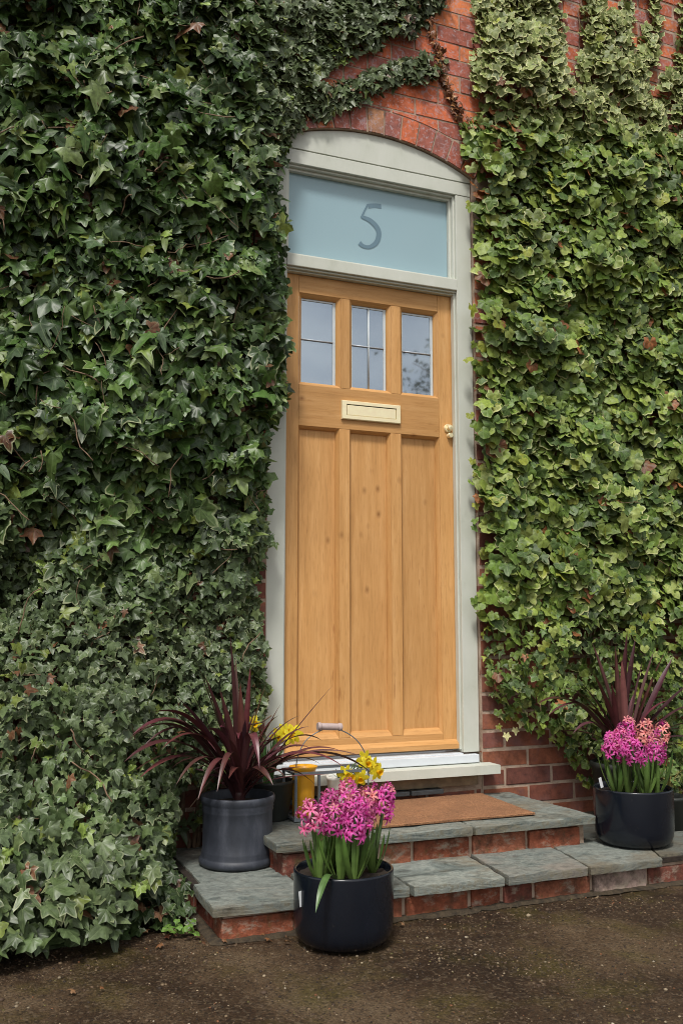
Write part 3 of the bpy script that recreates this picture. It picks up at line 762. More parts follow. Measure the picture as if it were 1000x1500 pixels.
ROUND = [leaf_template([(-125, .52), (-62, .66), (0, .84), (62, .66), (125, .52)], waist=.90),
         leaf_template([(-130, .50), (-72, .62), (0, .90), (66, .64), (128, .50)], waist=.84),
         leaf_template([(-115, .56), (-55, .66), (0, .80), (58, .68), (118, .54)], waist=.94)]
POINT = [leaf_template([(-112, .40), (-55, .58), (0, .92), (55, .60), (112, .40)], waist=.66),
         leaf_template([(-70, .52), (0, .95), (70, .52)], waist=.62)]
def jit(l, w): return leaf_template([(a+random.uniform(-7, 7)*(a != 0)+random.uniform(-4, 4), q*random.uniform(.86, 1.14)) for a, q in l], waist=w*random.uniform(.94, 1.06))
IVY += [jit([(-125, .48), (-62, .68), (0, .98), (64, .70), (126, .46)], .72), jit([(-118, .50), (-56, .66), (0, .92), (58, .64), (118, .50)], .80), jit([(-132, .42), (-70, .62), (0, 1.08), (68, .6), (130, .44)], .68), jit([(-105, .5), (-50, .6), (0, .9), (48, .62), (105, .48)], .86)]
ROUND += [jit([(-125, .52), (-62, .66), (0, .84), (62, .66), (125, .52)], .88), jit([(-130, .50), (-72, .62), (0, .90), (66, .64), (128, .50)], .86), jit([(-115, .56), (-55, .66), (0, .80), (58, .68), (118, .54)], .9)]
def leaves_mesh(name, batches, mat, parent):
    """batches: (template, pos(n,3), size(n), normal(n,3), tipdir(n,3), bend(n), fold(n), col(n,3), varieg(n))"""
    VV, CC, MM, tri, quad = [], [], [], [], []; off = 0; faces_v = []; faces_n = []
    for (Tm, P, S, Nn, Td, bend, fold, col, var) in batches:
        n = len(P)
        if n == 0: continue
        V, F, ed, ve = Tm; k = len(V)
        Nn = Nn/np.linalg.norm(Nn, axis=1)[:, None]
        v = -(Td-Nn*np.sum(Td*Nn, 1)[:, None]); v /= np.linalg.norm(v, axis=1)[:, None]   # leaf +y points to the petiole, -y to the tip
        u = np.cross(v, Nn)
        x = V[None, :, 0]*np.ones((n, 1)); y = V[None, :, 1]*np.ones((n, 1))
        z = V[None, :, 2]*1. - bend[:, None]*(y-.42)**2 - fold[:, None]*np.abs(x)*(.5+.5*ve[None, :]*0+.5) + fold[:, None]*.18*(1-ve[None, :])
        W = P[:, None, :]+S[:, None, None]*(x[..., None]*u[:, None]+y[..., None]*v[:, None]+z[..., None]*Nn[:, None])
        VV.append(W.reshape(-1, 3)); CC.append(np.repeat(np.c_[col, np.ones(n)], k, 0))
        MM.append(np.c_[np.tile(ed, n), np.tile(ve, n), np.repeat(var, k), np.ones(n*k)])
        base = off+np.arange(n)*k
        for f in F: faces_v.append(base[:, None]+np.array(f)[None, ::1]); faces_n.append(np.full(n, len(f)))
        off += n*k
    Vt = np.concatenate(VV).astype(np.float32); me = bpy.data.meshes.new(name)
    me.vertices.add(len(Vt)); me.vertices.foreach_set('co', Vt.ravel())
    lens = np.concatenate(faces_n); loops = np.concatenate([f.ravel() for f in faces_v])
    me.loops.add(len(loops)); me.loops.foreach_set('vertex_index', loops.astype(np.int32))
    me.polygons.add(len(lens)); me.polygons.foreach_set('loop_start', np.concatenate([[0], np.cumsum(lens)[:-1]]).astype(np.int32))
    me.polygons.foreach_set('use_smooth', np.ones(len(lens), bool))
    me.update(calc_edges=True)
    a = me.attributes.new('col', 'FLOAT_COLOR', 'POINT'); a.data.foreach_set('color', np.concatenate(CC).astype(np.float32).ravel())
    a = me.attributes.new('msk', 'FLOAT_COLOR', 'POINT'); a.data.foreach_set('color', np.concatenate(MM).astype(np.float32).ravel())
    me.materials.append(M[mat]); o = bpy.data.objects.new(name, me); C.objects.link(o); o.parent = parent; return o
def inpoly(px, py, poly):
    poly = np.array(poly, float); ins = np.zeros(len(px), bool); d = np.full(len(px), 1e9)
    for i in range(len(poly)):
        (x0, y0), (x1, y1) = poly[i], poly[(i+1) % len(poly)]
        c = ((y0 > py) != (y1 > py)); xi = (x1-x0)*(py-y0)/((y1-y0) if y1 != y0 else 1e-9)+x0
        ins ^= c & (px < xi)
        t = np.clip(((px-x0)*(x1-x0)+(py-y0)*(y1-y0))/((x1-x0)**2+(y1-y0)**2+1e-9), 0, 1)
        d = np.minimum(d, np.hypot(px-x0-t*(x1-x0), py-y0-t*(y1-y0)))
    return ins, d
def fnoise(x, z, s, o=0.): return np.array([noise.noise(Vector((a*s+o, b_*s, o))) for a, b_ in zip(x, z)])
def smooth(a, b_, x): t = np.clip((x-a)/(b_-a), 0, 1); return t*t*(3-2*t)
def pixv(P):
    d = P-_c; w = d@_f; return 500+FPX*(d@_r)/w, 750-FPX*(d@_u)/w

# ---- left ivy: dark, thick, big leaves in the middle, spilling on to the ground
LPOLY = [(-900, -900), (560, -900), (660, -60), (655, 0), (628, 28), (600, 62), (560, 84), (520, 100), (505, 112), (545, 100), (590, 86), (640, 82), (657, 94),
         (642, 108), (600, 114), (560, 129), (520, 148), (480, 164), (450, 172), (438, 190), (425, 215), (418, 250), (418, 290), (428, 320), (420, 350), (425, 380),
         (425, 410), (422, 450), (430, 500), (428, 545), (430, 590), (420, 605), (400, 640), (400, 680), (395, 720), (398, 770), (403, 800), (385, 830), (382, 870), (385, 920),
         (398, 950), (392, 985), (400, 1010), (392, 1060), (388, 1120), (385, 1180), (290, 1215), (268, 1252), (275, 1290), (292, 1345), (285, 1368), (255, 1366), (215, 1345), (208, 1370), (200, 1404),
         (150, 1412), (100, 1420), (40, 1422), (0, 1430), (-200, 1450), (-900, 1500)]
GAP1 = [(500, 92), (560, 66), (600, 40), (612, 52), (600, 70), (560, 92), (520, 108), (470, 128), (462, 118)]      # bare brick between the arms
def T_left(x, z):
    n1 = fnoise(x, z, 1.7, 3.); n2 = fnoise(x, z, 5.5, 8.); n3 = fnoise(x, z, 13., 1.)
    t = .15+.09*n1+.10*n2+.04*n3
    t += .06*smooth(1.0, 1.7, z)*smooth(3.0, 2.3, z)
    t *= 1-.62*smooth(-.62, -.30, x)*smooth(2.5, 2.8, z)
    low = smooth(1.25, .02, z)
    t += low*(.10+.44*smooth(-.80, -1.16, x))
    t += .14*smooth(.30, 0, z)*smooth(-.85, -.95, x)
    return t, n1, n2
def ivy_left():
    root = thing('ivy', 'thick dark green ivy covering the wall left of the door and spilling to the ground', 'ivy', (-1.2, -.05, 0))
    root.location = (0, 0, 0)
    bats = {}
    for layer, (n, lo, hi) in enumerate([(23000, .88, 1.08), (15500, .62, .86), (7500, .3, .62)]):
        x = rng.uniform(-2.2, .55, n); z = rng.uniform(0.0, 4.5, n)
        lowhalf = rng.random(n) < .22; z = np.where(lowhalf, rng.uniform(0, 1.25, n), z); armh = (~lowhalf) & (rng.random(n) < .14); x = np.where(armh, rng.uniform(-.75, .5, n), x); z = np.where(armh, rng.uniform(2.8, 4.1, n), z)
        # more samples low where the surface comes forward
        t, n1, n2 = T_left(x, z); dpt = t*rng.uniform(lo, hi, n)
        P = np.c_[x, -.016-dpt, z]
        # the skirt: push out along the ground
        px, py = pixv(P); aj = np.where((px > 440) & (py < 200), 1., 0.); jj = 7*fnoise(x, z, 11., 33.); ins, d = inpoly(px+aj*rng.normal(0, 4, n), py+aj*(jj+rng.normal(0, 3.5, n)), LPOLY); g_, gd_ = inpoly(px, py+jj, GAP1); ins &= ~((aj > 0) & (px > 500) & (rng.random(n) < .12))
        keep = ins & ~g_ & ~((x > -.40) & (z < 2.86)) & ~((x > -.875) & (P[:, 1] < -.07) & (z < .11) & (rng.random(n) < .97))
        keep &= ~((x > -.85) & (z < .36) & (dpt > .165))
        if layer == 0: keep &= (rng.random(n) < .35+.65*smooth(-.55, .05, n2+.25)) | (d < 12)
        P, x, z, t, d, n2, n1 = P[keep], x[keep], z[keep], t[keep], d[keep], n2[keep], n1[keep]; n = len(P)
        ef = np.clip(d/370/.10, .18, 1)**.6
        P[:, 1] = -.020+(P[:, 1]+.016)*np.where(z > 2.7, ef, np.maximum(ef, .6))
        px, py = pixv(P)
        # leaf size by zone
        top = smooth(330, 200, px+(-py+330)*-.0)*0
        arm = smooth(340, 430, px)*smooth(260, 180, py)
        lowz = smooth(650, 930, py+60*n1)
        s = .038+.030*rng.random(n)
        big = (rng.random(n) < .40*(1-arm)*(1-lowz)*smooth(60, 200, py+90)) ; s = np.where(big, rng.uniform(.056, .100, n), s)
        fine = fnoise(x, z, 3.8, 70.) > .22; s = np.where(fine & ~big, s*.68, s); s = np.where(arm > .5, rng.uniform(.032, .050, n), s); s = np.where(lowz > rng.random(n), rng.uniform(.024, .044, n), s)
        spill = smooth(1180, 1290, py)*smooth(300, 200, px); s = np.where(spill > rng.random(n), rng.uniform(.042, .066, n), s)
        s = np.where(d < 8, np.minimum(s, .04), s)
        if layer == 2: s *= 1.15
        tilt = rng.normal(.55, .42, n)-.2*(layer > 0); side = rng.normal(0, .5, n)
        Nn = np.c_[side-.12, -np.cos(tilt), np.sin(tilt)]
        Nn += np.c_[np.zeros(n), np.zeros(n), .8*smooth(.35, .05, z)]
        roll = rng.normal(0, .75, n); Td = np.c_[np.sin(roll), -.35+rng.normal(0, .2, n), -np.cos(roll)]
        base = np.array([(.036, .074, .016), (.052, .102, .022), (.084, .142, .032), (.048, .084, .034), (.130, .180, .055), (.026, .050, .015)])
        col = base[rng.choice(6, n, p=[.2, .24, .2, .14, .12, .1])]*rng.uniform(.75, 1.25, (n, 1))
        col *= (1+.55*fnoise(x, z, 3.3, 40.))[:, None]; dead = fnoise(x, z, 7., 60.) > .40
        pale = np.clip(np.maximum(arm*.75, np.maximum(lowz*.55, spill*.55)), 0, 1)[:, None]
        col = col*(1-pale)+pale*np.array([(.104, .132, .066)])*rng.uniform(.7, 1.25, (n, 1))
        yl = rng.random(n) < .03; col[yl] = np.array((.15, .19, .035))*rng.uniform(.7, 1.2, (yl.sum(), 1))
        rd = rng.random(n) < .010+.02*(layer > 0)+.10*dead; col[rd] = np.array([(.10, .045, .022)])*rng.uniform(.6, 1.8, (rd.sum(), 1))
        sh = (rng.random(n) < .55) & (fnoise(x, z, 8., 90.) > .42) & (layer == 0); col[sh] = np.array([(.17, .24, .05)])*rng.uniform(.7, 1.25, (sh.sum(), 1)); s = np.where(sh, s*.75, s)
        var = np.where(rng.random(n) < .10+.28*pale[:, 0], rng.uniform(.15, .75, n), 0.)
        bend = rng.normal(.22, .22, n); fold = rng.normal(.16, .20, n)
        tid = rng.integers(0, 8, n)
        for k in range(8):
            q = tid == k; bats.setdefault(k, []).append((P[q], s[q], Nn[q], Td[q], bend[q], fold[q], col[q], var[q]))
    n = 900; P = np.c_[rng.uniform(-1.45, -.885, n), rng.uniform(-.66, -.22, n), rng.uniform(.01, .17, n)]; P[:, 2] *= smooth(-.72, -.45, P[:, 1])*.8+.2
    px, py = pixv(P); ins, d = inpoly(px, py, LPOLY); P = P[ins]; n = len(P)
    q3 = rng.random(n)
    bats[1].append((P, rng.uniform(.026, .05, n), np.c_[rng.normal(0, .5, n), -.7+rng.normal(0, .3, n), .8*np.ones(n)], np.c_[rng.normal(0, .8, n), -.6+rng.normal(0, .3, n), -.6*np.ones(n)], rng.normal(.22, .2, n), rng.normal(.15, .2, n),
                    np.where(q3[:, None] < .85, np.array([(.034, .058, .018)]), np.array([(.11, .055, .028)]))*rng.uniform(.6, 1.4, (n, 1)), np.where(q3 < .2, .5, 0.)))
    B = []
    for k, L_ in bats.items(): B.append((IVY[k], *[np.concatenate([l[i] for l in L_]) for i in range(8)]))
    fo = leaves_mesh('foliage', B, 'ivy_dark', root)
    # stems
    sb = MB(); random.seed(21)
    for i in range(230):
        x = random.uniform(-1.9, -.5); z = random.uniform(.05, 4.0)
        t, _, _ = T_left(np.array([x]), np.array([z])); y = -.016-t[0]*random.uniform(.75, 1.1)
        if z < .3: continue
        a = random.uniform(0, 2*pi); L = random.uniform(.06, .22); p = Vector((x, y, z)); pts = [p.copy()]
        dv = Vector((cos(a), -.25, sin(a)))
        for k in range(6):
            dv += Vector((random.gauss(0, .25), random.gauss(0, .12), random.gauss(-.05, .25))); dv.normalize(); p = p+dv*L/6; pts.append(p.copy())
        if pts[-1].x > -.48 or pix(pts[-1])[0] > 405: continue
        sb.tube(pts, [random.uniform(.0011, .0026)]*7, 5)
    for i in range(26):                        # woody stems climbing close to the wall
        x = random.uniform(-2.0, -.56); p = Vector((x, -.045, .02)); pts = [p.copy()]
        while p.z < random.uniform(2.5, 4.3):
            p = p+Vector((random.gauss(0, .018), 0, .09)); p.x = min(p.x, -.54); pts.append(Vector((p.x, -.035-.012*random.random(), p.z)))
        sb.tube(pts, list(np.linspace(.009, .003, len(pts))), 6)
    sb.build('stems', 'stem', root)
    return root
ivy_left()

# ---- right ivy: lighter, variegated, small leaves in hanging tresses at the top
RPOLY = [(2000, -900), (700, -900), (700, -60), (697, 0), (700, 60), (700, 120), (706, 165), (690, 178), (668, 182), (664, 190), (684, 200), (692, 240), (692, 290), (700, 330), (698, 380), (700, 420), (696, 470), (694, 540), (698, 600),
         (696, 680), (703, 740), (712, 800), (706, 860), (714, 920), (716, 990), (726, 1015), (738, 1030), (744, 1062), (750, 1078), (757, 1060), (775, 1048), (790, 1072), (815, 1088), (835, 1092), (850, 1120), (868, 1150),
         (885, 1165), (940, 1165), (1100, 1175), (2000, 1250)]
GR = [[(826, -20), (853, -20), (854, 60), (857, 115), (848, 112), (838, 60)], [(936, -10), (952, -10), (948, 30), (938, 45), (940, 70), (934, 66)], [(970, -30), (996, -30), (993, 60), (984, 95), (972, 95), (976, 50)],
      [(960, 95), (974, 98), (970, 140), (962, 138)], [(985, 130), (994, 130), (990, 196), (984, 196)], [(944, 165), (956, 168), (954, 186), (946, 184)], [(888, -20), (912, -20), (908, 10), (892, 10)]]
def T_right(x, z):
    n1 = fnoise(x, z, 1.6, 23.); n2 = fnoise(x, z, 5., 28.); n3 = fnoise(x, z, 12., 21.)
    t = .12+.06*n1+.095*n2+.04*n3
    t *= 1-.55*smooth(3.3, 3.7, z)
    t += .03*smooth(1.2, .7, z)
    return t, n1, n2
def ivy_right():
    root = thing('ivy', 'lighter yellow edged ivy covering the wall right of the door', 'ivy', (0, 0, 0))
    bats = {}
    for layer, (n, lo, hi) in enumerate([(13500, .90, 1.06), (9500, .55, .86), (4500, .25, .55)]):
        x = rng.uniform(.40, 2.5, n); z = rng.uniform(.12, 4.6, n); up = rng.random(n) < .25; z = np.where(up, rng.uniform(3.1, 4.5, n), z); x = np.where(up, rng.uniform(.4, 2.1, n), x)
        t, n1, n2 = T_right(x, z); P = np.c_[x, -.016-t*rng.uniform(lo, hi, n), z]
        px, py = pixv(P); ins, d = inpoly(px, py, RPOLY); keep = ins.copy(); dg = np.full(n, 1e3)
        jx = px+5*fnoise(x, z, 9., 5.)+rng.normal(0, 1.2, n)
        for G in GR:
            gi, gd = inpoly(jx, py+rng.normal(0, 3, n), G); keep &= ~(gi | (gd < 6)); dg = np.minimum(dg, gd)
        keep &= ~((x < .47) & (z < 2.9) & (rng.random(n) < .8))
        # loose tresses at the top: vertical bands
        tress = np.sin(x*34+2.2*fnoise(x, z*.35, 2.2, 4.))
        keep &= ~((py < 170) & (tress > .86) & (rng.random(n) < .5)) & ~((py < 190) & (rng.random(n) < .34))
        if layer == 0: keep &= (rng.random(n) < .42+.58*smooth(-.5, .05, n2+.2)) | (d < 10)
        P, x, z, t, d, n2, dg, n1 = P[keep], x[keep], z[keep], t[keep], d[keep], n2[keep], dg[keep], n1[keep]; n = len(P)
        ef = np.clip(np.minimum(d, dg)/370/.08, .22, 1)**.6; P[:, 1] = -.020+(P[:, 1]+.016)*ef
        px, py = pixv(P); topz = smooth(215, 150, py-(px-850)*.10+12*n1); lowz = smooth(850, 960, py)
        s = rng.uniform(.040, .062, n); big = rng.random(n) < .2; s = np.where(big, rng.uniform(.060, .082, n), s)
        s = np.where(topz > .5, rng.uniform(.038, .054, n), s); s = np.where(lowz > rng.random(n), rng.uniform(.030, .048, n), s)
        s = np.where(d < 7, np.minimum(s, .032), s)
        tilt = rng.normal(.50, .36, n)-.15*(layer > 0); side = rng.normal(0, .42, n)
        Nn = np.c_[side-.10, -np.cos(tilt), np.sin(tilt)]
        roll = rng.normal(0, .6, n); Td = np.c_[np.sin(roll), -.3+rng.normal(0, .2, n), -np.cos(roll)]
        base = np.array([(.095, .160, .024), (.135, .205, .032), (.200, .265, .046), (.072, .125, .030), (.260, .310, .080), (.048, .088, .018)])
        col = base[rng.choice(6, n, p=[.22, .24, .2, .14, .1, .1])]*rng.uniform(.75, 1.22, (n, 1))
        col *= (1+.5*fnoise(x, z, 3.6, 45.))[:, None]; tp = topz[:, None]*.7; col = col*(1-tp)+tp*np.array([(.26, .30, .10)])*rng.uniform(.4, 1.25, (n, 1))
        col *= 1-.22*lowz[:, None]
        yl = rng.random(n) < .03+.25*smooth(16, 3, d)*smooth(230, 260, py); col[yl] = np.array((.24, .27, .035))*rng.uniform(.7, 1.2, (yl.sum(), 1))
        br = rng.random(n) < .02+.30*smooth(60, 10, np.hypot((px-735)*.8, (py-155)))+.35*smooth(30, 5, np.hypot(px-700, (py-262)*.5)); br &= ~yl
        col[br] = np.array((.27, .10, .035))*rng.uniform(.5, 1.2, (br.sum(), 1))
        var = np.where(rng.random(n) < .22+.68*topz, rng.uniform(.15, .6, n)+.3*topz, .04); var[br] = 0
        bend = rng.normal(.15, .13, n); fold = rng.normal(.07, .10, n)
        kind = np.where((lowz > .5) & (rng.random(n) < .6), rng.integers(3, 5, n), rng.choice([0, 1, 2, 6, 7, 8], n)); kind = np.where((topz > .5) & (rng.random(n) < .6), rng.choice([5, 9], n), kind); sw = rng.random(n) < .18; kind[sw] = 9
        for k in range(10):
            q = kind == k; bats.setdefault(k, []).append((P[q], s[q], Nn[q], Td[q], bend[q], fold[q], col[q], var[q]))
    TM = ROUND[:3]+POINT+[IVY[1]]+ROUND[3:]+[IVY[5]]
    # a few cream leaves at the lower corner sprig
    sp = [(735, 1050), (755, 1072), (742, 1080), (762, 1062), (770, 1048), (748, 1047)]
    P = np.array([at(a, b_, -.08)[:] for a, b_ in sp]); n = len(P)
    B = [(TM[k], *[np.concatenate([l[i] for l in L_]) for i in range(8)]) for k, L_ in bats.items()]
    B.append((IVY[0], P, np.full(n, .030), np.c_[rng.normal(0, .3, n), -np.ones(n), np.full(n, .4)], np.c_[rng.normal(0, .4, n), -.2*np.ones(n), -np.ones(n)], np.full(n, .2), np.full(n, .15), np.tile((.50, .48, .22), (n, 1)), np.ones(n)))
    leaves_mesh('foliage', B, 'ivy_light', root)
    sb = MB(); random.seed(31)
    for i in range(22):
        x = random.uniform(.62, 2.3); p = Vector((x, -.03, .75)); pts = [p.copy()]
        while p.z < random.uniform(3.0, 4.5):
            p = p+Vector((random.gauss(0, .014), 0, .09)); p.x = max(p.x, .56); pts.append(Vector((p.x, -.026-.010*random.random(), p.z)))
        sb.tube(pts, list(np.linspace(.007, .002, len(pts))), 6)
    for i in range(60):
        x = random.uniform(.6, 2.0); z = random.uniform(.5, 4.0); t, _, _ = T_right(np.array([x]), np.array([z])); p = Vector((x, -.016-t[0]*random.uniform(.7, 1.05), z)); pts = [p.copy()]
        a = random.uniform(0, 2*pi); L = random.uniform(.05, .16); dv = Vector((cos(a), -.2, sin(a)))
        for k in range(6):
            dv += Vector((random.gauss(0, .25), random.gauss(0, .12), random.gauss(-.05, .25))); dv.normalize(); p = p+dv*L/6; pts.append(p.copy())
        sb.tube(pts, .0013, 5)
    sb.build('stems', 'stem', root)
ivy_right()

# ---- withered brown vine between the two
def vine():
    root = thing('withered_vine', 'thin withered vine with curled brown leaves running down the bare brick above the door', 'vine', (0, 0, 0))
    path = [(638, -30), (632, 10), (628, 40), (634, 62), (640, 80), (644, 100), (650, 122), (656, 142), (664, 158), (672, 172), (686, 190)]
    pts = [at(a, b_, FY-.008) for a, b_ in path]; sb = MB(); sb.tube([Vector((*q,)) for q in crom([tuple(p) for p in pts], 4)], .0022, 5)
    for s in range(14):
        i = random.uniform(0, 9.9); k = int(i); p = pts[k].lerp(pts[k+1], i-k); a = random.uniform(0, 6.3)
        sb.tube([p, p+Vector((.02*cos(a), -.004, .02*sin(a))), p+Vector((.035*cos(a), -.01, .038*sin(a)-.006))], .0011, 4)
    sb.build('stem', 'stem', root)
    c = crom([tuple(p) for p in pts], 8); P = np.array([c[rng.integers(0, len(c))]+np.array((rng.normal(0, .011), -rng.uniform(.004, .03), rng.normal(0, .012))) for _ in range(105)]); n = len(P)
    col = np.array([(.26, .10, .035), (.18, .065, .028), (.33, .15, .05), (.12, .05, .025)])[rng.integers(0, 4, n)]
    gr = (P[:, 2] > at(632, 30, 0).z-.0)
    col[gr & (rng.random(n) < .6)] = (.075, .11, .04)
    leaves_mesh('foliage', [(IVY[1], P, rng.uniform(.018, .032, n), np.c_[rng.normal(0, .7, n), -np.ones(n), rng.normal(.3, .5, n)], np.c_[rng.normal(0, .7, n), rng.normal(-.2, .4, n), -np.ones(n)], rng.normal(.7, .4, n), rng.normal(.5, .4, n), col, np.zeros(n))], 'ivy_dark', root)
vine()

# ------------------------------------------------------------------ pots and plants
def pot_round(loc, label):                     # glazed cylinder pot with rounded foot
    root = thing('plant_pot', label, 'plant pot', loc, 'round navy glazed pots')
    h = .200; r = .146
    b = MB(); b.lathe([(0, .004), (.09, .0), (.108, .003), (.122, .010), (.131, .022), (.1365, .038), (.139, .06), (.140, .10), (.141, h-.006), (.1405, h-.002), (.1385, h), (.1345, h-.0005), (.133, h-.004), (.1325, h-.03)], seg=72)
    b.build('pot_body', 'navy_glaze', root)
    s = MB(); n = 40; vs = [(0, 0, h-.026)]+[(.1328*cos(2*pi*k/n), .1328*sin(2*pi*k/n), h-.028) for k in range(n)]
    rr = [(.1328*q*cos(2*pi*k/n), .1328*q*sin(2*pi*k/n), h-.028+.008*random.random()) for q in (.3, .6, .85, 1) for k in range(n)]
    vs = [(0, 0, h-.022)]+rr; s.add(vs, [(0, 1+k, 1+(k+1) % n) for k in range(n)]+[(1+r_*n+k, 1+(r_+1)*n+k, 1+(r_+1)*n+(k+1) % n, 1+r_*n+(k+1) % n) for r_ in range(3) for k in range(n)], smooth=True)
    fix(s.build('soil', 'soil', root)); return root
P1 = (-.524, -.916, .0); P3 = (.742, -.610, LZ+.001)
pot_round(P1, 'glossy navy pot of pink hyacinths standing on the ground before the steps')
pot_round(P3, 'glossy navy pot of pink hyacinths on the lower step at the right')
P2 = (-.662, -.328, LZ-.001)
r2 = thing('plant_pot', 'matt blue grey pot with ribbed rim and foot holding the left cordyline', 'plant pot', P2)
b = MB(); K = .905
b.lathe([(r_*.965, z_*K) for r_, z_ in [(0, .003), (.105, 0), (.126, .002), (.1315, .010), (.1315, .020), (.127, .028), (.1235, .032), (.125, .037), (.122, .042), (.1235, .047), (.1205, .053), (.1195, .10), (.1195, .15), (.1205, .188), (.1235, .194), (.121, .200), (.1245, .206),
         (.1225, .212), (.1255, .219), (.1285, .228), (.1285, .238), (.126, .245), (.122, .245), (.118, .240), (.117, .20)]], seg=80)
b.build('pot_body', 'lead_pot', r2)
b = MB(); b.lathe([(0, .200), (.05, .198), (.09, .194), (.1125, .190)], seg=40); b.build('soil', 'soil', r2)
# dark bucket with daffodils behind the cordyline pot
PD = (-.505, -.175, UZ+.001)
rd_ = thing('bucket', 'dark plastic bucket of daffodils on the top step behind the ribbed pot', 'bucket', PD)
b = MB(); b.lathe([(0, 0), (.066, 0), (.070, .004), (.088, .125), (.092, .127), (.092, .135), (.088, .137), (.085, .133), (.083, .10)], seg=48); b.build('bucket_body', 'dark_plastic', rd_)
b = MB(); b.lathe([(0, .118), (.05, .116), (.085, .112)], seg=30); b.build('soil', 'soil', rd_)
# pot behind on the right
PR = (1.02, -.22, LZ+.001)
rr_ = thing('plant_pot', 'dark pot half hidden at the right edge holding the right cordyline', 'plant pot', PR)
b = MB(); b.lathe([(0, 0), (.10, 0), (.108, .006), (.132, .20), (.138, .203), (.138, .222), (.132, .226), (.125, .222), (.122, .19)], seg=48); b.build('pot_body', 'dark_plastic', rr_)
b = MB(); b.lathe([(0, .205), (.08, .2), (.124, .195)], seg=30); b.build('soil', 'soil', rr_)

def bez(p0, p1, p2, n):
    return [(1-t)**2*p0+2*t*(1-t)*p1+t*t*p2 for t in [i/(n-1) for i in range(n)]]
def strap(b, p0, p1, p2, w, col, col2=None, n=12, vfold=.25, taper=.45, twist=0.):
    """strap leaf along a bezier, V section, pointed tip"""
    p0, p1, p2 = map(Vector, (p0, p1, p2)); C_ = bez(p0, p1, p2, n); vs = []; cols = []
    side0 = (p2-p0).cross(Vector((0, 0, 1)))
    if side0.length < 1e-4: side0 = Vector((1, 0, 0))
    side0.normalize()
    for i, c in enumerate(C_):
        t = i/(n-1); tg = (C_[min(i+1, n-1)]-C_[max(i-1, 0)]).normalized()
        s = (side0-tg*side0.dot(tg)).normalized(); nr = s.cross(tg)
        s = s*cos(twist*t)+nr*sin(twist*t); nr = s.cross(tg)
        ww = w*.5*(min(1, taper+t*2.2*(1-taper)) if t < .45 else 1)*(1 if t < .6 else max(0.02, (1-((t-.6)/.4)**2.0)))
        up = nr*ww*vfold
        vs += [c-s*ww+up, c-s*ww*.05, c+s*ww*.05, c+s*ww+up]
        k = col2 or col; cc = tuple(col[q]*(1-t)+k[q]*t for q in range(3)); cols += [cc, tuple(q*1.25 for q in cc), tuple(q*1.25 for q in cc), cc]
    o = len(b.v); b.v += [tuple(v) for v in vs]; b.c += cols
    for i in range(n-1):
        for k in range(3): b.f.append([o+i*4+k, o+i*4+k+1, o+i*4+4+k+1, o+i*4+4+k]); b.m.append(0); b.sm.append(True)

CORD = [(.070, .022, .025), (.095, .030, .034), (.050, .018, .022), (.13, .055, .056), (.085, .028, .028)]
def cordyline(label, base, specs, extra, seed, scale=1.):
    random.seed(seed); base = Vector(base); root = thing('cordyline', label, 'cordyline', base)
    st = MB(); st.tube([(0, 0, -.02), (0, 0, .03), (.002, 0, .07)], [.018, .020, .012], 10, col=(.05, .02, .02)); st.build('trunk', 'cordyline', root)
    def leaf(tip, arch, w, n=14, lift=None):
        b = MB(); a = random.uniform(0, 6.3); p0 = Vector((.012*cos(a), .012*sin(a), random.uniform(.0, .05))); tip = tip-base
        mid = p0.lerp(tip, .5 if arch > .07 else .42)+Vector((random.gauss(0, .006), random.gauss(0, .006), arch*((1.9 if tip.x < 0 else 1.05) if arch > .07 else 1))); 
        c = tuple(q*.78 for q in random.choice(CORD)); strap(b, p0, mid, tip, w*(1.25 if arch > .07 else 1.05), c, tuple(q*random.uniform(.9, 1.5) for q in c), n, .35, .55, random.uniform(-.5, .5))
        b.build('leaf', 'cordyline', root)
    for px, py, dy, arch, w in specs: leaf(at(px, py, base.y+dy), arch, w)
    for i in range(extra):
        a = random.uniform(0, 2*pi); e = random.uniform(.35, 1.4); L = random.uniform(.22, .36)*scale
        tip = base+Vector((cos(a)*cos(e)*L, sin(a)*cos(e)*L, sin(e)*L-.02)); 
        leaf(tip, random.uniform(.02, .09), random.uniform(.014, .022), 10)
    return root
B1 = (P2[0]+.005, P2[1], P2[2]+.195)
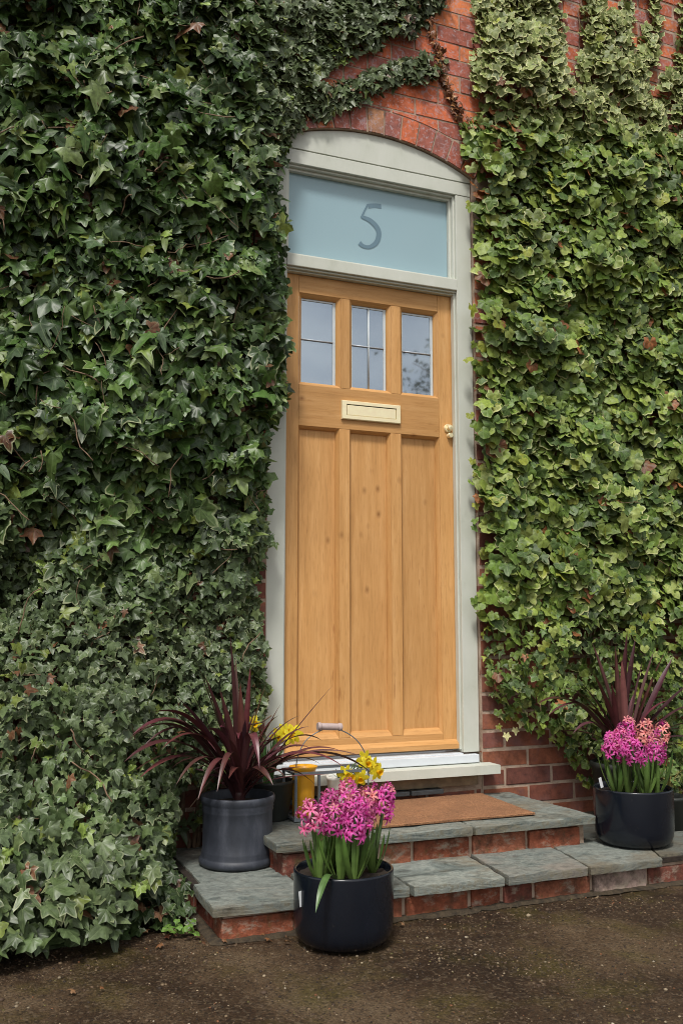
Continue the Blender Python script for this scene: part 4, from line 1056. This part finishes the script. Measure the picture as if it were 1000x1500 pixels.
cordyline('burgundy cordyline with arching strap leaves in the ribbed pot left of the door', B1, [
    (337, 928, -.02, .03, .030), (287, 966, .02, .03, .024), (262, 978, .06, .04, .016), (367, 975, .05, .02, .024), (390, 1000, 0, .03, .026), (352, 1000, -.05, .02, .024), (322, 1010, -.08, .02, .026),
    (222, 1044, -.14, .10, .026), (186, 1086, -.20, .14, .024), (192, 1078, -.15, .13, .022), (182, 1116, -.22, .12, .024), (204, 1140, -.18, .10, .022), (176, 1150, -.16, .11, .010), (290, 1172, -.20, .13, .020), (212, 1062, -.10, .10, .020),
    (488, 1003, 0, .03, .012), (472, 1085, .02, .15, .016), (540, 1112, -.02, .14, .012), (545, 1133, -.08, .17, .022), (462, 1150, -.16, .14, .020), (524, 1108, .04, .15, .010), (500, 1100, -.05, .13, .012), (440, 1048, .04, .09, .016), (455, 1096, -.12, .12, .020), (380, 1125, -.22, .15, .022),
    (305, 1085, -.10, .06, .02), (412, 1080, -.06, .09, .022), (425, 1118, -.10, .12, .02), (250, 1010, -.08, .05, .010), (236, 1098, -.18, .12, .018), (258, 1150, -.20, .11, .016), (205, 1100, -.10, .14, .014), (230, 1020, -.06, .06, .014), (270, 1030, -.12, .05, .020), (318, 1160, -.24, .13, .018), (345, 965, .03, .02, .020), (412, 1030, -.02, .05, .018), (470, 1120, .0, .13, .014), (505, 1125, -.10, .15, .014), (400, 1150, -.20, .13, .020), (300, 990, -.04, .03, .022), (245, 1125, -.12, .10, .018)], 36, 4)
B3 = (PR[0], PR[1], PR[2]+.21)
cordyline('burgundy cordyline rising behind the right hand pot of hyacinths', B3, [
    (918, 925, 0, .03, .032), (910, 965, -.03, .02, .026), (866, 940, .02, .05, .022), (868, 985, -.06, .04, .024), (985, 962, 0, .04, .028), (975, 950, .04, .03, .022), (785, 1032, -.10, .11, .032), (820, 1008, .02, .08, .012), (838, 1075, -.10, .10, .018), (860, 1035, -.03, .07, .02),
    (1010, 1000, -.05, .06, .024), (1020, 1030, -.05, .08, .022), (1030, 1060, -.08, .10, .020), (1040, 1090, -.1, .12, .02), (940, 970, -.05, .02, .026), (895, 1000, -.08, .04, .022), (1000, 1045, .05, .08, .014), (930, 935, .02, .03, .026), (900, 945, -.02, .03, .022), (800, 1050, -.10, .12, .014), (850, 1000, .02, .06, .018), (958, 950, .0, .03, .022), (1012, 1100, -.12, .12, .014)], 28, 9)

# ---- hyacinths
HG = [(.045, .105, .020), (.060, .130, .024), (.036, .085, .020), (.08, .15, .034)]
def floret(b, p, dr, size, cin, cout):
    d = Vector(dr).normalized(); u = d.orthogonal().normalized(); w = d.cross(u); a0 = random.random()*6
    c0 = p+d*size*.55
    # short tube
    ring = []
    for q, rr in ((0, .16), (1, .22)):
        for k in range(5):
            a = 2*pi*k/5; ring.append((p if q == 0 else c0)+(u*cos(a)+w*sin(a))*size*rr)
    b.add(ring, [(k, (k+1) % 5, 5+(k+1) % 5, 5+k) for k in range(5)], 0, cin, True)
    for k in range(6):
        a = a0+2*pi*k/6; r = u*cos(a)+w*sin(a); t = d.cross(r); L = size*random.uniform(.85, 1.1)
        pts = [c0+r*size*.12, c0+r*L*.5+d*size*.24, c0+r*L*.9+d*size*.10, c0+r*L*1.08-d*size*.16]; ww = [.11, .16, .12, .02]
        vs = []
        for q, c in enumerate(pts): vs += [c-t*size*ww[q], c+t*size*ww[q]]
        k_ = len(b.v); b.add(vs, [(0, 1, 3, 2), (2, 3, 5, 4), (4, 5, 7, 6)], 0, cin, True)
        for q in range(8): b.c[k_+q] = tuple(cin[j]*(1-q/8)+cout[j]*(q/8) for j in range(3))
def hyacinth(label, pot, off, head_px, py_top, dy, hlen, tint, seed, group, hw=.034, n=30):
    random.seed(seed); n = int(n*.88); py_top += 7 if group == G1 else 0; base = Vector((pot[0]+off[0], pot[1]+off[1], pot[2]+.178)); root = thing('hyacinth', label, 'hyacinth', base, group)
    top = at(head_px, py_top, base.y+dy)-base; bot = top*((top.length-hlen)/top.length)
    s = MB(); s.tube([Vector((0, 0, 0)), bot*.5+Vector((0, 0, .0)), bot, top], [.0065, .006, .005, .0025], 8, col=(.06, .10, .03)); s.build('stalk', 'blade', root)
    f = MB(); pal = {'m': ((.62, .03, .30), (.86, .26, .60)), 'p': ((.70, .10, .28), (.86, .38, .50)), 's': ((.72, .20, .20), (.84, .48, .38))}[tint]
    for i in range(n):
        t = (i+.5)/n; a = i*2.4+random.uniform(-.5, .5); ax = bot.lerp(top, t); prof = hw*(.65+.45*sin(pi*min(1, t*1.15)))*(1-.5*max(0, t-.75)/.25)
        d = Vector((cos(a), sin(a), .15+random.gauss(0, .22)+1.3*max(0, t-.6)-.5*max(0, .3-t)))
        k = random.uniform(.75, 1.2); q = random.random()
        ci, co = pal
        if tint == 'm' and t > .8 and q < .6: ci, co = (.55, .16, .20), (.68, .32, .30)
        if tint != 'm' and q < .35: ci, co = (.56, .06, .28), (.68, .16, .40)
        floret(f, ax+d*prof*random.uniform(.2, .85), d, random.uniform(.0185, .0235)*(1-.15*t), tuple(c*k for c in ci), tuple(min(.85, c*k) for c in co))
    f.build('flower_spike', 'petal', root)
    nl = random.randint(8, 10)
    for i in range(nl):
        a = 2*pi*i/nl+random.uniform(-.4, .4); L = random.uniform(.10, .175); b = MB(); o = random.uniform(.015, .075)
        p0 = Vector((.008*cos(a), .008*sin(a), -.004)); p2 = Vector((cos(a)*o, sin(a)*o, L)); p1 = Vector((cos(a)*o*.9, sin(a)*o*.9, L*.4))
        c = random.choice(HG); strap(b, p0, p1, p2, random.uniform(.013, .021), (.12, .19, .045), c, 10, .35, .75, random.uniform(-.6, .6)); b.build('leaf', 'blade', root)
    return root
G1 = 'hyacinths in the pot on the ground'; G3 = 'hyacinths in the pot on the step'
for k, a in enumerate([
    ('loose salmon and pink hyacinth leaning over the left rim of the front pot', (-.085, -.03), 455, 1172, -.02, .075, 'p', .036, 24),
    ('pink hyacinth just right of the leftmost one in the front pot', (-.045, .02), 484, 1158, 0, .085, 'p', .032, 26),
    ('large dense magenta hyacinth at the front of the ground pot', (.0, -.07), 521, 1158, -.02, .115, 'm', .040, 48),
    ('tall pink hyacinth at the back middle of the front pot', (-.01, .03), 508, 1142, .0, .09, 'p', .032, 26),
    ('faded salmon hyacinth beside the tall magenta one in the front pot', (.05, .02), 541, 1150, .0, .085, 's', .033, 26),
    ('slim magenta hyacinth at the right rim of the front pot', (.09, .0), 566, 1148, .02, .085, 'm', .026, 26),
    ('small faded hyacinth behind the big magenta one in the front pot', (.03, -.02), 536, 1165, -.02, .08, 'p', .03, 22),
    ('short magenta hyacinth low between the left stalks of the front pot', (-.03, -.05), 490, 1178, -.02, .06, 'm', .030, 20)]):
    hyacinth(a[0], P1, a[1], a[2], a[3], a[4], a[5], a[6], 100+k, G1, a[7], a[8])
for k, a in enumerate([
    ('magenta hyacinth at the left rim of the right hand pot', (-.085, -.02), 893, 1078, 0, .08, 'm', .034, 30),
    ('tall magenta hyacinth rising highest in the right hand pot', (-.03, .03), 921, 1056, .02, .085, 'm', .034, 30),
    ('low magenta hyacinth at the front of the right hand pot', (-.01, -.08), 921, 1088, -.02, .075, 'm', .040, 36),
    ('salmon pink hyacinth in the middle of the right hand pot', (.035, .0), 945, 1060, 0, .085, 's', .034, 28),
    ('faded salmon hyacinth with sparse florets at the right of the right hand pot', (.08, .02), 972, 1062, .02, .07, 's', .026, 14),
    ('deep magenta hyacinth on the right front of the right hand pot', (.06, -.06), 958, 1084, -.02, .07, 'm', .034, 32),
    ('pink hyacinth in the second row of the right hand pot', (-.045, -.03), 908, 1072, -.01, .08, 'p', .034, 28)]):
    hyacinth(a[0], P3, a[1], a[2], a[3], a[4], a[5], a[6], 200+k, G3, a[7], a[8])
# plants' odd leaves: the drooping blade over the front rim
b = MB(); p = at(505, 1290, -1.0); strap(b, (P1[0]-.05, P1[1]-.06, .185), at(478, 1262, -1.06), at(462, 1337, -1.10), .020, (.06, .12, .03), (.07, .13, .04), 14, .25, .7)
tag(b.build('leaf_blade', 'blade'), 'single green leaf drooping over the front rim of the ground pot', 'leaf')

# ---- daffodils
def daffodil(label, base, heads, nleaf, group, seed, hl=.16):
    random.seed(seed); base = Vector(base); root = thing('daffodil', label, 'daffodil', base, group)
    for px, py, Y in heads:
        hp = at(px, py, Y)-base; s = MB(); s.tube([Vector((0, 0, 0)), hp*.5+Vector((0, 0, .02)), hp+Vector((0, .008, .004)), hp], .0022, 6, col=(.07, .13, .03)); s.build('stalk', 'blade', root)
        f = MB(); d = Vector((random.uniform(-.6, .5), -1, random.uniform(-.35, .25))).normalized(); u = d.orthogonal().normalized(); w = d.cross(u); S = random.uniform(.023, .028)
        for k in range(6):
            a = 2*pi*k/6+.3; r = u*cos(a)+w*sin(a); t = d.cross(r); pts = [hp, hp+r*S*.5+d*S*.1, hp+r*S-d*S*.1+d*S*.05, hp+r*S*1.35-d*S*.1]; ww = [.1, .38, .34, .03]; vs = []
            for q, c in enumerate(pts): vs += [c-t*S*ww[q], c+d*.0005, c+t*S*ww[q]]
            f.add(vs, [(0, 1, 4, 3), (1, 2, 5, 4), (3, 4, 7, 6), (4, 5, 8, 7), (6, 7, 10, 9), (7, 8, 11, 10)], 0, (.72, .62, .03), True)
        ring = []
        for q, (rr, dd) in enumerate(((.12, 0), (.26, .35), (.30, .7), (.40, .92))):
            for k in range(12): a = 2*pi*k/12; m = 1+.12*(k % 2) if q == 3 else 1; ring.append(hp+(u*cos(a)+w*sin(a))*S*rr*m+d*S*dd)
        f.add(ring, [(q*12+k, q*12+(k+1) % 12, q*12+12+(k+1) % 12, q*12+12+k) for q in range(3) for k in range(12)], 0, (.80, .48, .01), True)
        f.build('flower', 'petal', root)
    for i in range(nleaf):
        a = random.uniform(0, 6.3); L = random.uniform(.6, 1.)*hl; b = MB(); o = random.uniform(.01, .06)
        strap(b, (.015*cos(a), .015*sin(a), 0), (.02*cos(a), .02*sin(a), L*.6), (o*cos(a), o*sin(a)-.01, L), random.uniform(.006, .010), (.05, .11, .03), (.06, .13, .04), 8, .3, .8); b.build('leaf', 'blade', root)
    return root
GD = 'daffodils on the top step'
daffodil('yellow daffodils with many leaves in the dark bucket behind the ribbed pot', (PD[0], PD[1], PD[2]+.115), [(370, 1061, -.16), (416, 1073, -.17), (430, 1074, -.16), (424, 1079, -.2), (408, 1078, -.14)], 22, GD, 5, .20)

# ---- wire carrier with a wooden grip, a yellow jar and a cream pot
ca = atz(432, 1203, UZ); LX = .262; LYD = .13
YC = -.27
cx0 = at(433, 1160, YC).x; cx1 = at(539, 1160, YC-.0).x; ztop = at(450, 1133, YC).z
cc = ((cx0+cx1)/2, YC+LYD/2, UZ+.003)
root = thing('metal_carrier', 'grey metal carrier with a wooden grip on its wire handle standing on the top step', 'carrier', cc)
hw = (cx1-cx0)/2; hd = LYD/2; hh = ztop-cc[2]
b = MB(); w = .0045
for sx in (-1, 1):
    for sy in (-1, 1):
        rr = w if sx < 0 else w*.5
        b.box((sx*hw-rr, sy*hd-rr, 0), (sx*hw+rr, sy*hd+rr, hh))
xm = at(467, 1150, YC).x-cc[0]
b.box((xm-w, -hd-w, 0), (xm+w, -hd+w, hh)); b.box((xm-w, hd-w, 0), (xm+w, hd+w, hh))
for z in (hh, .0055):
    for sy in (-1, 1): b.box((-hw-.006, sy*hd-.0055, z-.005), (hw+.004, sy*hd+.0055, z+.0045))
    for sx in (-1, 1): b.box((sx*hw-.005, -hd+.006, z-.004), (sx*hw+.005, hd-.006, z+.004))
b.box((-hw+.006, -hd+.006, .001), (hw-.006, hd-.006, .004))
b.build('frame', 'grey_metal', root)
hpx = [(433, 1133), (436, 1108), (447, 1086), (462, 1074), (480, 1067), (500, 1070), (520, 1082), (533, 1100), (539, 1120), (540, 1138)]
Yh = YC+hd
pts = [at(a, b_, Yh)-Vector(cc) for a, b_ in hpx]; b = MB(); b.tube([Vector(q) for q in crom([tuple(p) for p in pts], 5)], .0021, 8); b.build('handle', 'grey_metal', root)
g0 = at(465, 1064, Yh)-Vector(cc); g1 = at(500, 1065, Yh)-Vector(cc); b = MB(); ax = (g1-g0)
prf = [(0, .004), (0, .0135), (.05, .0145), (.12, .0145), (.15, .0115), (.2, .0125), (.5, .0128), (.8, .0125), (.85, .0115), (.88, .0145), (.95, .0145), (1, .0135), (1, .004)]
b.tube([g0+ax*(t+.0001*i) for i, (t, r) in enumerate(prf)], [r for t, r in prf], 20); sharp(b.build('grip', 'handle_wood', root), 50)
# yellow jar
jc = (cx0+.052, YC+hd, UZ+.0075); jr = thing('jar', 'tall yellow jar with a flared rim at the left of the metal carrier', 'jar', jc)
jh = at(447, 1122, YC+hd).z-jc[2]
b = MB(); b.lathe([(0, 0), (.036, 0), (.038, .004), (.040, jh*.4), (.041, jh*.75), (.041, jh*.86), (.046, jh*.94), (.052, jh), (.050, jh+.001), (.043, jh*.93), (.038, jh*.85), (.037, jh*.5), (0, jh*.48)], seg=40); b.build('jar_body', 'yellow_glaze', jr)
# cream pot with daffodils
kc_ = (cx1-.074, YC+hd-.002, UZ+.0075); kr = thing('plant_pot', 'cream round pot in the metal carrier behind the front hyacinths', 'plant pot', kc_)
b = MB(); s = .058; hk = at(500, 1140, YC).z-kc_[2]-.002
b.lathe([(0, 0), (s*.80, 0), (s*.84, .004), (s*.97, hk*.9), (s*1.02, hk*.93), (s*1.02, hk), (s*.96, hk+.001), (s*.92, hk-.004), (s*.90, hk-.03)], seg=48); b.build('pot_body', 'cream_glaze', kr)
b = MB(); b.lathe([(0, hk-.022), (s*.90, hk-.024)], seg=30); b.build('soil', 'soil', kr)
Yd = kc_[1]
daffodil('yellow daffodils standing above the front hyacinths near the carrier handle', (kc_[0], kc_[1], kc_[2]+hk-.022), [(511, 1139, Yd-.07), (527, 1139, Yd-.06), (537, 1119, Yd-.04), (533, 1112, Yd-.02), (552, 1130, Yd-.05), (505, 1133, Yd-.06), (545, 1122, Yd-.03)], 14, GD, 6, .055)

# plant labels
def ptag(c, w, h, rot, label):
    b = MB(); b.box((-w/2, -.0006, 0), (w/2, .0006, h), bev=.0004); o = b.build('plant_label', 'tag_white'); o.location = c; o.rotation_euler = rot; tag(o, label, 'plant label', 'white plant labels')
c = at(439, 1326, -.93); ptag((c.x, -.945, c.z), .012, .042, (0, -.12, .3), 'white plastic label hanging on the left rim of the ground pot')
c = at(880, 1154, -.62); ptag((c.x+.004, -.62, c.z), .014, .036, (-.1, -.2, .2), 'white plastic label stuck in the right hand pot of hyacinths')

# ------------------------------------------------------------------ bits on the ground
random.seed(77)
def single_leaf(name, label, loc, size, nrm, tip, col, Tm=IVY[1], group=None, fold=.4, bend=.5):
    o = leaves_mesh(name, [(Tm, np.array([[0., 0., 0.]]), np.array([size]), np.array([nrm], float), np.array([tip], float), np.array([bend]), np.array([fold]), np.array([col]), np.array([0.]))], 'ivy_dark', None)
    o.location = loc; return tag(o, label, 'leaf', group)
spots = [(385, 1368), (392, 1374), (300, 1382), (232, 1385), (262, 1358), (150, 1446), (108, 1450), (330, 1378), (420, 1378), (690, 1330), (860, 1300), (215, 1362), (246, 1372), (590, 1352)]
labs = ['curled brown leaf against the riser left of the front pot', 'reddish dead leaf just below the one at the riser', 'dead leaf at the bottom corner of the steps', 'brown leaf lying between the ivy and the steps', 'dry leaf close to the ivy beside the step corner', 'pale dry leaf in front of the spilling ivy', 'small brown leaf under the ivy edge at the lower left',
        'dead leaf along the foot of the left riser', 'small leaf beside the left side of the front pot', 'tiny leaf on the ground below the middle slab', 'tiny leaf on the ground below the right hand slab', 'brown leaf tucked under the ivy right edge', 'dark leaf on the soil between ivy and step', 'tiny leaf right of the front pot']
for (a, b_), lb_ in zip(spots, labs):
    p = atz(a, b_, .006); r0 = random.uniform(0, 6.3)
    single_leaf('fallen_leaf', lb_, (p.x, p.y, .008), random.uniform(.012, .022), (random.uniform(-.4, .4), random.uniform(-.4, .2), 1), (cos(r0), sin(r0), 0), random.choice([(.16, .07, .03), (.11, .05, .025), (.22, .12, .06), (.14, .04, .02)]), group='fallen leaves on the ground')
def sprout():
    p = atz(262, 1372, 0); root = thing('seedling', 'small bright green weed growing at the foot of the left step corner', 'weed', (p.x, p.y, 0))
    P = np.array([(random.gauss(0, .025), random.gauss(0, .02), random.uniform(.01, .05)) for _ in range(22)]); n = len(P)
    leaves_mesh('foliage', [(ROUND[0], P, rng.uniform(.012, .020, n), np.c_[rng.normal(0, .4, n), rng.normal(-.3, .3, n), np.ones(n)], np.c_[P[:, 0]*30, P[:, 1]*30-.2, np.zeros(n)], rng.normal(.3, .2, n), np.full(n, .1), np.tile((.10, .19, .03), (n, 1)), np.zeros(n))], 'ivy_light', root)
    b = MB()
    for q in P[::2]: b.tube([(0, 0, 0), Vector(q)*.6+Vector((0, 0, .005)), Vector(q)], .0009, 4)
    b.build('stems', 'stem', root)
sprout()
def edge_plant():
    loc = (P3[0]+.30, P3[1]+.16, LZ+.001); root = thing('potted_plant', 'leafy plant with pale stems in a dark pot at the right edge', 'plant', loc)
    b = MB(); b.lathe([(0, 0), (.062, 0), (.07, .11), (.074, .112), (.074, .124), (.068, .124), (.064, .10), (0, .10)], seg=36); b.build('pot_body', 'dark_plastic', root)
    b = MB(); Ps = []
    for i in range(9):
        a = random.uniform(0, 6.3); o = random.uniform(.03, .09); t = Vector((o*cos(a)-.02, o*sin(a), random.uniform(.17, .26))); b.tube(bez(Vector((.01*cos(a), .01*sin(a), .10)), Vector((.01, 0, .2)), t, 6), .0022, 5, col=(.26, .22, .07)); Ps += [t, t*.85+Vector((.015, 0, .02))]
    b.build('stem', 'blade', root); P = np.array([tuple(q) for q in Ps]); n = len(P)
    leaves_mesh('foliage', [(ROUND[1], P, rng.uniform(.022, .034, n), np.c_[rng.normal(0, .4, n), rng.normal(-.7, .3, n), np.ones(n)], np.c_[P[:, 0]*30, P[:, 1]*30-.2, -.4*np.ones(n)], rng.normal(.3, .2, n), np.full(n, .1), np.tile((.09, .15, .03), (n, 1)), np.zeros(n))], 'ivy_light', root)
edge_plant()
# the tree across the drive whose reflection shows in the right hand pane
def tree():
    random.seed(9); base = Vector((6.6, -9.3, 0)); root = thing('tree', 'bare branched tree with dark ivy clumps across the drive reflected in the door glass', 'tree', base)
    b = MB(); ends = []
    def limb(p, d, L, r, k):
        pts = [p.copy()]; q = p.copy()
        for i in range(5): d = (d+Vector((random.gauss(0, .13), random.gauss(0, .13), random.gauss(.04, .08)))).normalized(); q = q+d*L/5; pts.append(q.copy())
        b.tube(pts, list(np.linspace(r, r*.5, 6)), 6 if k < 2 else 4)
        if k < 4:
            for i in range(4 if k else 7):
                c = pts[random.randint(2, 5)]; dd = (d+Vector((random.gauss(0, .7), random.gauss(0, .7), random.gauss(.1, .4)))).normalized(); limb(c, dd, L*random.uniform(.5, .72), r*.5, k+1)
        else: ends.append(q)
    limb(Vector((0, 0, 0)), Vector((0, 0, 1)), 3.4, .17, 0); b.build('trunk', 'stem', root)
    P = []
    for i in range(2600):
        c = random.choice([(-.9, 0, 3.6), (-.3, .1, 4.4), (.4, 0, 3.7), (0, .2, 5.2), (-1.2, 0, 4.5)]); P.append([c[0]+random.gauss(0, .30), c[1]+random.gauss(0, .3), c[2]+random.gauss(0, .36)])
    P = np.array(P); n = len(P)
    leaves_mesh('crown', [(IVY[3], P, rng.uniform(.05, .09, n), rng.normal(0, 1, (n, 3)), rng.normal(0, 1, (n, 3)), np.full(n, .2), np.full(n, .1), np.tile((.03, .05, .018), (n, 1)), np.zeros(n))], 'ivy_dark', root)
tree()
